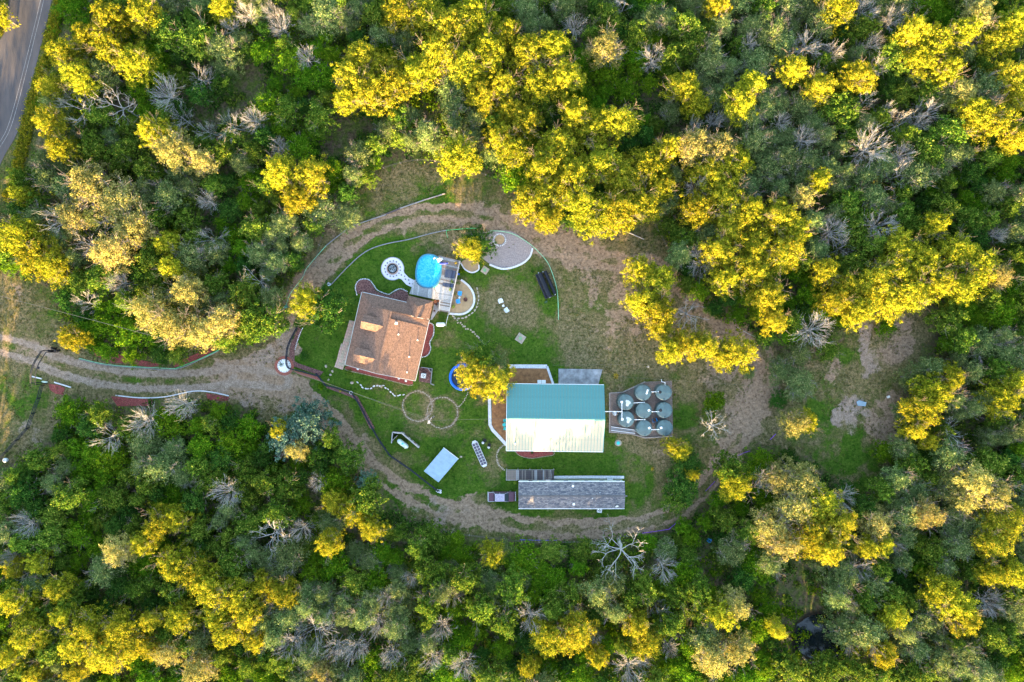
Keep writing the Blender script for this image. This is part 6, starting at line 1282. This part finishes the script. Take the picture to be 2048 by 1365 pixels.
# special single trees of the clearing
SPECIAL = [('big', 640, 618, 54, 7.0, 'large dark round tree shading the lawn left of the brown house'), ('gold', 612, 606, 36, 8.0, 'golden-topped tree at the left edge of the lawn beside the large dark tree'),
           ('gold', 940, 497, 34, 6.6, 'golden-lit tree between the pool deck and the gravel area'), ('big', 955, 484, 38, 5.6, 'dark bushy tree behind the golden one by the gravel area'),
           ('gold', 945, 742, 38, 8.0, 'golden tree overhanging the round blue pool'), ('gold', 990, 765, 38, 7.8, 'golden tree overhanging the barn roof corner'), ('green', 968, 712, 34, 6.4, 'greener tree behind the golden pair beside the barn'), ('gold', 960, 770, 26, 7.0, 'small golden tree between the round pool and the barn'), ('grey', 992, 728, 22, 5.8, 'greyish twiggy tree touching the barn terrace kerb'),
           ('grey', 690, 430, 30, 4.2, 'pale willowy bush beside the upper dirt track'), ('blue', 612, 850, 50, 8.0, 'big blue-green cedar at the driveway fork, right half'), ('blue', 570, 880, 42, 7.4, 'blue-green cedar at the driveway fork, left half'), ('gold', 556, 862, 22, 7.8, 'small golden crown on the left of the blue-green cedar'), ('tan', 590, 900, 26, 8.2, 'tan crown in front of the blue-green cedar'),
           ('dark', 1370, 975, 40, 5.2, 'dark leafy tree between the mobile home and the right track'), ('dark', 1375, 930, 32, 5.0, 'dark leafy tree just below the golden one by the tanks'), ('gold', 1385, 950, 16, 6.4, 'small golden crown poking from the dark trees right of the mobile home'), ('green', 1355, 1000, 28, 4.6, 'low green tree right of the mobile home end'),
           ('bright', 1432, 805, 24, 3.0, 'round bright green bush alone right of the water tanks'), ('dark', 1560, 800, 18, 2.6, 'low dark bush on the right meadow'), ('grey', 1600, 770, 34, 4.5, 'grey-green bush in the right meadow'), ('bright', 1775, 655, 20, 2.6, 'low fresh bush on the bare ground at upper right of the meadow'), ('green', 1660, 700, 24, 4.0, 'mid-green bush at the top of the right meadow'), ('dark', 1690, 985, 24, 3.2, 'dark bush at the foot of the right meadow'), ('grey', 1500, 745, 16, 2.4, 'small grey bush on the right track edge'), ('grey', 1560, 740, 26, 4.2, 'small grey-green bush at the end of the right track'),
           ('dark', 608, 712, 9, 1.4, 'small round dark shrub on the lawn by the mulch strip'), ('blue', 732, 965, 24, 5.5, 'small blue-green tree beside the lower track'), ('bright', 1770, 905, 22, 4.0, 'bright shrub below the bare soil at right'), ('green', 1420, 830, 14, 2.4, 'low bush under the bare tree right of the tanks')]
DEAD = """490,22,24r 455,48,18r 330,185,38r 400,140,24f 222,200,42g 150,208,40g 465,240,26f 505,236,28r 420,256,18f 365,240,22f 555,290,20r 610,110,22r 560,48,26r 112,428,46g 155,482,30g 235,565,26r 410,400,22r 415,464,30f 505,562,30g 176,612,20f 540,20,20r
1150,50,26r 1245,12,24f 1222,100,28r 1310,112,30r 1432,240,22r 1502,80,18r 1390,250,18r 1398,378,28r 1408,520,30r 1384,624,38g 1630,660,40r 1672,460,34r 1765,450,34r 1620,85,32r 1670,100,24r 1645,140,14f 1750,85,22r 1736,15,28r 1792,32,28r 1760,130,22r 1612,275,24r 1740,205,16f 1782,217,18r 1852,213,26f 1800,246,20f 1845,243,20r 1746,292,42r 1566,240,18r 1812,308,24r 1690,500,20f
1440,858,36g 1532,960,24r 1922,872,34g 2034,980,16f 1985,1210,30r 1796,1096,14r 1725,1140,26r 540,1080,50g 600,1062,24r 632,966,20r 360,810,32r 282,846,32r 216,872,28f 580,1292,32r 622,1258,36f 668,1300,28r 752,1250,28r 708,1300,30r 782,1312,28r 882,1258,26r 862,1322,28r 926,1335,30r 1062,1240,36r 1252,1110,56g 1330,1140,28r 1262,1342,40r
1320,1216,26f 1146,1220,20r 1192,1275,14r 1002,1222,18r 820,1160,18r 850,1198,22r 902,1196,24r 1340,1300,18r 452,985,34r 50,1050,28r 14,1120,20r 690,205,14f 1800,350,20f 2000,470,18r 1690,1000,26r 770,1200,20r 660,1210,18f"""
dead = []
for tk in DEAD.split():
    s = tk[-1]; x, y, r = map(float, tk[:-1].split(',')); dead.append((x, y, r, {'r': 'radial', 'f': 'fan', 'g': 'gnarl'}[s]))

# fill-in trees of the wood
def in_wood(x, y, m):
    X_, Y_ = np.array([x]), np.array([y])
    if sd_poly(X_, Y_, CLEAR)[0] < m: return False
    if sd_poly(X_, Y_, ROADP)[0] < 20 + m * .5 or in_poly(X_, Y_, [(104, -160), (150, -60), (112, 0), (88, 60), (70, 130), (50, 200), (58, 262), (60, 330), (30, 350), (30, 440), (-60, 470), (-60, 250)])[0]: return False
    for (gx, gy), gr in GAPS:
        if math.hypot(x - gx, y - gy) < gr + m * .75: return False
    return True
occ = [(t[1], t[2], t[3]) for t in TREES] + [(d_[0], d_[1], d_[2] * 1.0) for d_ in dead] + [(s[1], s[2], s[3]) for s in SPECIAL]
r5 = random.Random(5); nfill = 0
kn = lambda x, y, sc, sd: float(fbm(np.array([x + 500.0]), np.array([y + 500.0]), sc, sd, 2)[0])
for it in range(16000):
    x, y = r5.uniform(-30, 2078), r5.uniform(-25, 1390); r = r5.choice([20, 24, 28, 32, 36])
    if not in_wood(x, y, r * .75): continue
    if any((x - a) ** 2 + (y - b_) ** 2 < (.58 * (r + c_)) ** 2 for a, b_, c_ in occ): continue
    n = kn(x, y, 160, 21) + r5.uniform(-.22, .22)
    south = y > 1020 and 600 < x < 1400
    if n < .36: k = 'bright'
    elif n < .46: k = 'dark' if r < 30 else 'green'
    elif n < .60: k = 'green'
    else: k = 'grey'
    if x < 620 and 780 < y < 1080 and r5.random() < .5: k = r5.choice(['bright', 'dark', 'green'])
    h = {'bright': 4.6, 'dark': 5.2, 'green': 6.6, 'grey': 6.6}[k] * r5.uniform(.82, 1.2) * (.72 + r / 100)
    if y > 1150 and k in ('green', 'grey'): h *= 1.2
    if south and y < 1180: h *= .72; k = r5.choice(['bright', 'green', 'bright', 'grey'])
    TREES.append([k, x, y, r, h]); occ.append((x, y, r)); nfill += 1
print('fill trees', nfill, 'tall', len(TREES) - nfill)

LAND = [('the asphalt road bend', 90, 200), ('the upper left glade', 480, 200), ('the entrance arch', 100, 730), ('the left field', 60, 620), ('the driveway bend', 330, 720), ('the brown house', 770, 665), ('the upper clearing edge', 880, 340), ('the leaf-litter gap at top', 860, 180),
        ('the gravel area', 1010, 500), ('the bleached pole', 1270, 470), ('the green water tanks', 1290, 820), ('the bare trackside tree', 1384, 624), ('the grey gravel heap', 1700, 805), ('the bare soil patch', 1780, 840), ('the upper right dead tree', 1746, 292),
        ('the dead pair at top right', 1640, 90), ('the mobile home', 1142, 990), ('the bare tree at bottom', 1252, 1110), ('the pond', 1640, 1275), ('the light blue tub', 1417, 1080), ('the dead tree at far left', 112, 428), ('the lower left bare tree', 540, 1080),
        ('the dead trees below the driveway', 290, 840), ('the blue-green cedar', 590, 870), ('the bottom left corner', 60, 1330), ('the bottom right corner', 2000, 1330), ('the top right corner', 2010, 30), ('the right edge logs', 1990, 835), ('the bottom centre dead trees', 820, 1280), ('the top centre edge', 1150, 20), ('the bare tree far right', 1922, 872), ('the meadow dead tree', 1630, 660)]
ORD = ['nearest', 'second nearest', 'third nearest', 'fourth nearest', 'fifth nearest', 'sixth nearest', 'seventh nearest', 'eighth nearest', 'ninth nearest', 'tenth nearest', 'eleventh nearest', 'twelfth nearest', 'thirteenth nearest', 'fourteenth nearest', 'fifteenth nearest', 'sixteenth nearest']
DESC = {'big': 'large dark tree', 'gold': 'golden-crowned tree', 'tan': 'tan-gold tree', 'green': 'mid-green tree', 'grey': 'grey-green feathery tree', 'bright': 'fresh green bushy tree', 'dark': 'dark green bushy tree', 'blue': 'blue-green cedar', 'radial': 'bare grey dead tree', 'fan': 'leaning bare dead tree', 'gnarl': 'gnarled bleached bare tree'}
NAME = {'big': 'dark_tree', 'gold': 'oak_tree', 'tan': 'twiggy_oak_tree', 'green': 'green_tree', 'grey': 'mesquite_tree', 'bright': 'bushy_tree', 'dark': 'dark_tree', 'blue': 'cedar_tree', 'radial': 'dead_tree', 'fan': 'leaning_dead_tree', 'gnarl': 'bare_tree'}
GRP = {'big': '', 'gold': 'tall golden trees of the wood', 'tan': 'tan-gold twiggy trees of the wood', 'green': 'mid-green trees of the wood', 'grey': 'grey-green trees of the wood', 'bright': 'fresh green bushy trees of the wood', 'dark': 'dark bushy trees of the wood', 'blue': 'blue-green cedars', 'radial': 'bare dead trees of the wood', 'fan': 'bare dead trees of the wood', 'gnarl': 'gnarled bare trees'}
def label_all(items):
    g = {}
    for it in items:
        li = min(range(len(LAND)), key=lambda i: math.hypot(it[1] - LAND[i][1], it[2] - LAND[i][2])); dx, dy = it[1] - LAND[li][1], it[2] - LAND[li][2]
        v = 'above' if dy < -abs(dx) * .5 else ('below' if dy > abs(dx) * .5 else ''); h = 'left of' if dx < -abs(dy) * .5 else ('right of' if dx > abs(dy) * .5 else '')
        w_ = (v + '-' + h) if v and h else (v or h)
        g.setdefault((it[0], li, w_), []).append((math.hypot(dx, dy), it))
    for (k, li, w_), L in g.items():
        L.sort(key=lambda q: q[0])
        for i, (_, it) in enumerate(L): it.append('%s%s %s %s' % (DESC[k], '' if len(L) == 1 else (', ' + (ORD[i] if i < 16 else 'farthest') + ' one'), w_, LAND[li][0]))
label_all(TREES)
def plant_tree(kind, px, py, rpx, h, label, rr):
    R0, H0, cme, tme = rr.choice(PROTO[kind]); zc = h * .8
    x, y, _ = W(px, py, zc); sx = rpx * .1 * (CAMH - zc) / CAMH / R0; sz = h / H0
    t_ = thing(NAME[kind], label, 'tree', (x, y, 0), 0, GRP[kind]); a = rr.uniform(0, 6.28)
    link_mesh('crown' if tme else 'branches', cme, t_, (0, 0, 0), (0, 0, a), (sx * rr.uniform(.93, 1.08), sx * rr.uniform(.93, 1.08), sz))
    if tme: link_mesh('trunk', tme, t_, (0, 0, 0), (0, 0, a), (sx, sx, sz))
    return t_
r9 = random.Random(99)
for k, x, y, r, h, lab in TREES: plant_tree(k, x, y, r, h, lab, r9)
for k, x, y, r, h, lab in SPECIAL:
    t_ = plant_tree(k, x, y, r, h, lab, r9)
    if 'group' in t_: del t_['group']
DL = [[s, x, y, r] for x, y, r, s in dead]; label_all(DL)
for s, x, y, r, lab in DL: plant_tree(s, x, y, r * 1.1, min(10.5, 6.6 + r * .06) + (1.5 if s == 'gnarl' else 0), lab, r9)

# undergrowth, far woodland: uncountable masses
def mass(name, label, pts, m_, leaves, leaf, seed, flat=.7):
    """pts: (x, y, radius, height)"""
    r = np.random.RandomState(seed); P = np.array(pts); n = len(P); e = unit(r.normal(size=(n, leaves, 3))); e[..., 2] = np.abs(e[..., 2])
    rad = r.uniform(.35, 1.05, (n, leaves, 1)); C = np.stack([P[:, 0:1] + e[..., 0] * rad[..., 0] * P[:, 2:3], P[:, 1:2] + e[..., 1] * rad[..., 0] * P[:, 2:3], e[..., 2] * rad[..., 0] * P[:, 3:4]], -1).reshape(-1, 3)
    N = unit(e.reshape(-1, 3) * .6 + r.normal(size=(n * leaves, 3)) * .6 + np.array([0, 0, .4])); s = leaf * r.uniform(.6, 1.4, len(C))
    V = leaf_quads(C, N, s, r).reshape(-1, 3); F = np.arange(len(V)).reshape(-1, 4); me = np_mesh(name, V, F, r.rand(len(F))); me.materials.append(m_)
    return tag(link_mesh(name, me), label, None, None, 'stuff')
und = {'dark': [], 'green': [], 'bright': []}
NX = 8200; UX = RS.uniform(-30, 2078, NX); UY = RS.uniform(-25, 1390, NX)
ok = sd_poly(UX, UY, CLEAR) > 6; ok &= sd_poly(UX, UY, ROADP) > 22; ok &= ~in_poly(UX, UY, VERGE)
for (gx, gy), gr in GAPS: ok &= np.hypot(UX - gx, UY - gy) > gr * (.5 if gr < 30 else .85)
nn_ = fbm(UX + 300, UY + 300, 90, 31, 3)
for x, y, n_ in zip(UX[ok], UY[ok], nn_[ok]):
    k = 'dark' if n_ < .48 else ('green' if n_ < .6 else 'bright'); R_u = rnd.uniform(.7, 1.8); a = W(x, y); und[k].append((a[0], a[1], R_u, R_u * rnd.uniform(.8, 1.6)))
for k, nm, lab in (('dark', 'undergrowth_shrubs', 'dark green undergrowth between the trunks'), ('green', 'undergrowth_thicket', 'mid green thicket growing under the trees'), ('bright', 'undergrowth_bramble', 'fresh green low growth under the trees')):
    if und[k]: mass(nm, lab, und[k], LM[k], 62, .20, 3)
# weeds at the clearing margin and tufts in the rough grass
tu = []; NX = 30000; UX = RS.uniform(-10, 2058, NX); UY = RS.uniform(-5, 1370, NX); d_ = sd_poly(UX, UY, CLEAR)
nn_ = fbm(UX, UY, 40, 33, 3); okk = (d_ < 10) & (sd_poly(UX, UY, LAWN) > 14) & (dist_line(UX, UY, TRACK) > 26) & (dist_line(UX, UY, DRIVE) > 30) & (nn_ + .25 * (d_ > -14) > .47) & ~in_poly(UX, UY, [(1210, 755), (1350, 755), (1350, 880), (1210, 880)])
okk |= (sd_poly(UX, UY, VERGE) < -2) & (sd_poly(UX, UY, ROADP) > 6)
for x, y in zip(UX[okk], UY[okk]): a = W(x, y); s_ = rnd.uniform(.10, .38); tu.append((a[0], a[1], s_, s_ * rnd.uniform(.6, 1.3)))
mass('weed_tufts', 'olive weed tufts in the rough grass', tu, leaf_mat('weed_leaf', (.055, .075, .018), (.14, .135, .045), (.24, .20, .09), .3), 12, .085, 8)
vt = []
VP = [(104, -60), (118, 0), (98, 60), (84, 130), (62, 195), (46, 260), (30, 330), (10, 400)]
for q in resample([W(*p)[:2] for p in VP], .35):
    for _ in range(6): s_ = rnd.uniform(.25, .7); vt.append((q[0] + rnd.uniform(-.4, 2.0), q[1] + rnd.uniform(-.5, .5), s_, s_ * 1.8))
for _ in range(160): a = W(rnd.uniform(-20, 12), rnd.uniform(-20, 70)); s_ = rnd.uniform(.3, .9); vt.append((a[0], a[1], s_, s_ * 1.8))
mass('verge_brush', 'yellow-green brush along the asphalt road', vt, LM['gold'], 40, .10, 9)
ob = []
for _ in range(1700):
    x, y = RS.uniform(-165, 165), RS.uniform(-135, 135)
    if abs(x) < 106 and abs(y) < 71: continue
    if x < -88 and y > 60 and abs(x + 98 - (y - 68) * .1) < 9: continue
    h = RS.uniform(6, 10.5); ob.append((x, y, RS.uniform(2.8, 4.2), h))
mass('outer_woodland', 'mixed woodland beyond the edges of the view', ob, LM['green'], 210, .42, 12)

# small plants
def plant(label, px, py, r, h, lm, leaves=90, leaf=.07, name='garden_plant', z0=0.0):
    a = W(px, py, z0 + h * .5); rr = np.random.RandomState(int(px * 7 + py)); C = []; N = []
    t = thing(name, label, 'plant', (a[0], a[1], z0)); e = unit(rr.normal(size=(leaves, 3))); e[:, 2] = np.abs(e[:, 2]); C = e * rr.uniform(.3, 1, (leaves, 1)) * np.array([r, r, h]); N = unit(e + rr.normal(size=(leaves, 3)) * .4)
    me = crown_mesh('foliage', LM[lm], C, N, np.full(leaves, leaf) * rr.uniform(.7, 1.4, leaves), rr); link_mesh('foliage', me, t)
    mb = MB(); mb.tube([(0, 0, 0), (0, 0, h * .5)], .025, 4); mb.build('stem', M['bark'], t, world=False)
LM['yellow'] = leaf_mat('yellow_flower', (.30, .26, .02), (.55, .42, .03), None, .3); LM['lime'] = leaf_mat('lime_leaf', (.12, .22, .03), (.30, .40, .05), None, .3)
plant('yellow potted plant in the far corner of the deck', 912, 526, .42, .7, 'yellow', z0=DK); plant('lime green potted plant on the deck by the lounger', 900.5, 579, .42, .7, 'lime', z0=DK); plant('leafy green potted plant on the deck between the loungers', 904, 563.5, .45, .7, 'green', z0=DK)
plant('bright green palm-like plant outside the deck rail', 923.5, 543.5, .62, .9, 'bright', 110, .12); plant('green shrub at the upper left of the tan patio', 917, 566, .55, .8, 'green'); plant('small olive shrub at the left edge of the tan patio', 911, 588, .4, .6, 'tan'); plant('lime shrub at the lower left of the tan patio', 906.5, 613.5, .52, .8, 'lime'); 
plant('silvery plant in the white driveway island', 562, 729, .62, .6, 'blue', 160); plant('bright green leafy plant at the fence bend', 641, 774, .62, .5, 'bright', 70, .2); plant('yellow flower clump north-east of the barn corner', 1232, 752, .75, .5, 'yellow', 160)
plant('narrow yellow flower row on the lawn right of the barn', 1305, 938, .45, .4, 'yellow', 90); plant('yellow shrub at the mobile home corner by the truck', 1030, 966, .45, .6, 'lime'); plant('pale tuft on the brick chips by the fence corner', 588, 739, .28, .4, 'lime', 50); plant('pale tuft in the fence mulch near the second bend', 680, 783, .3, .3, 'yellow', 40)
plant('dark shrub above the black drums', 1064, 544, .4, .5, 'dark'); plant('silvery tuft below the black drums', 1092, 604, .38, .4, 'blue', 60); plant('small yellow bush on the track edge by the cut trees', 1264, 518, .4, .5, 'yellow'); plant('dark bush in the red bed south of the barn', 1064, 906, .35, .5, 'dark')
plant('low shrub at the foot of the paving walk', 698, 744, 1.0, .5, 'green', 220); plant('small green shrub outside the clearing at lower left', 1350, 790, .3, .4, 'green')
hedge = []
for i in range(9):
    f = i / 8; px, py = 706 - 13 * f + 1, 664 + 52 * f; plant('low dark hedge shrub between paving walk and house wall, %s from the top' % ORD[i].split()[0].replace('nearest', 'first'), px + 3, py, .42, .7, 'dark', 70)
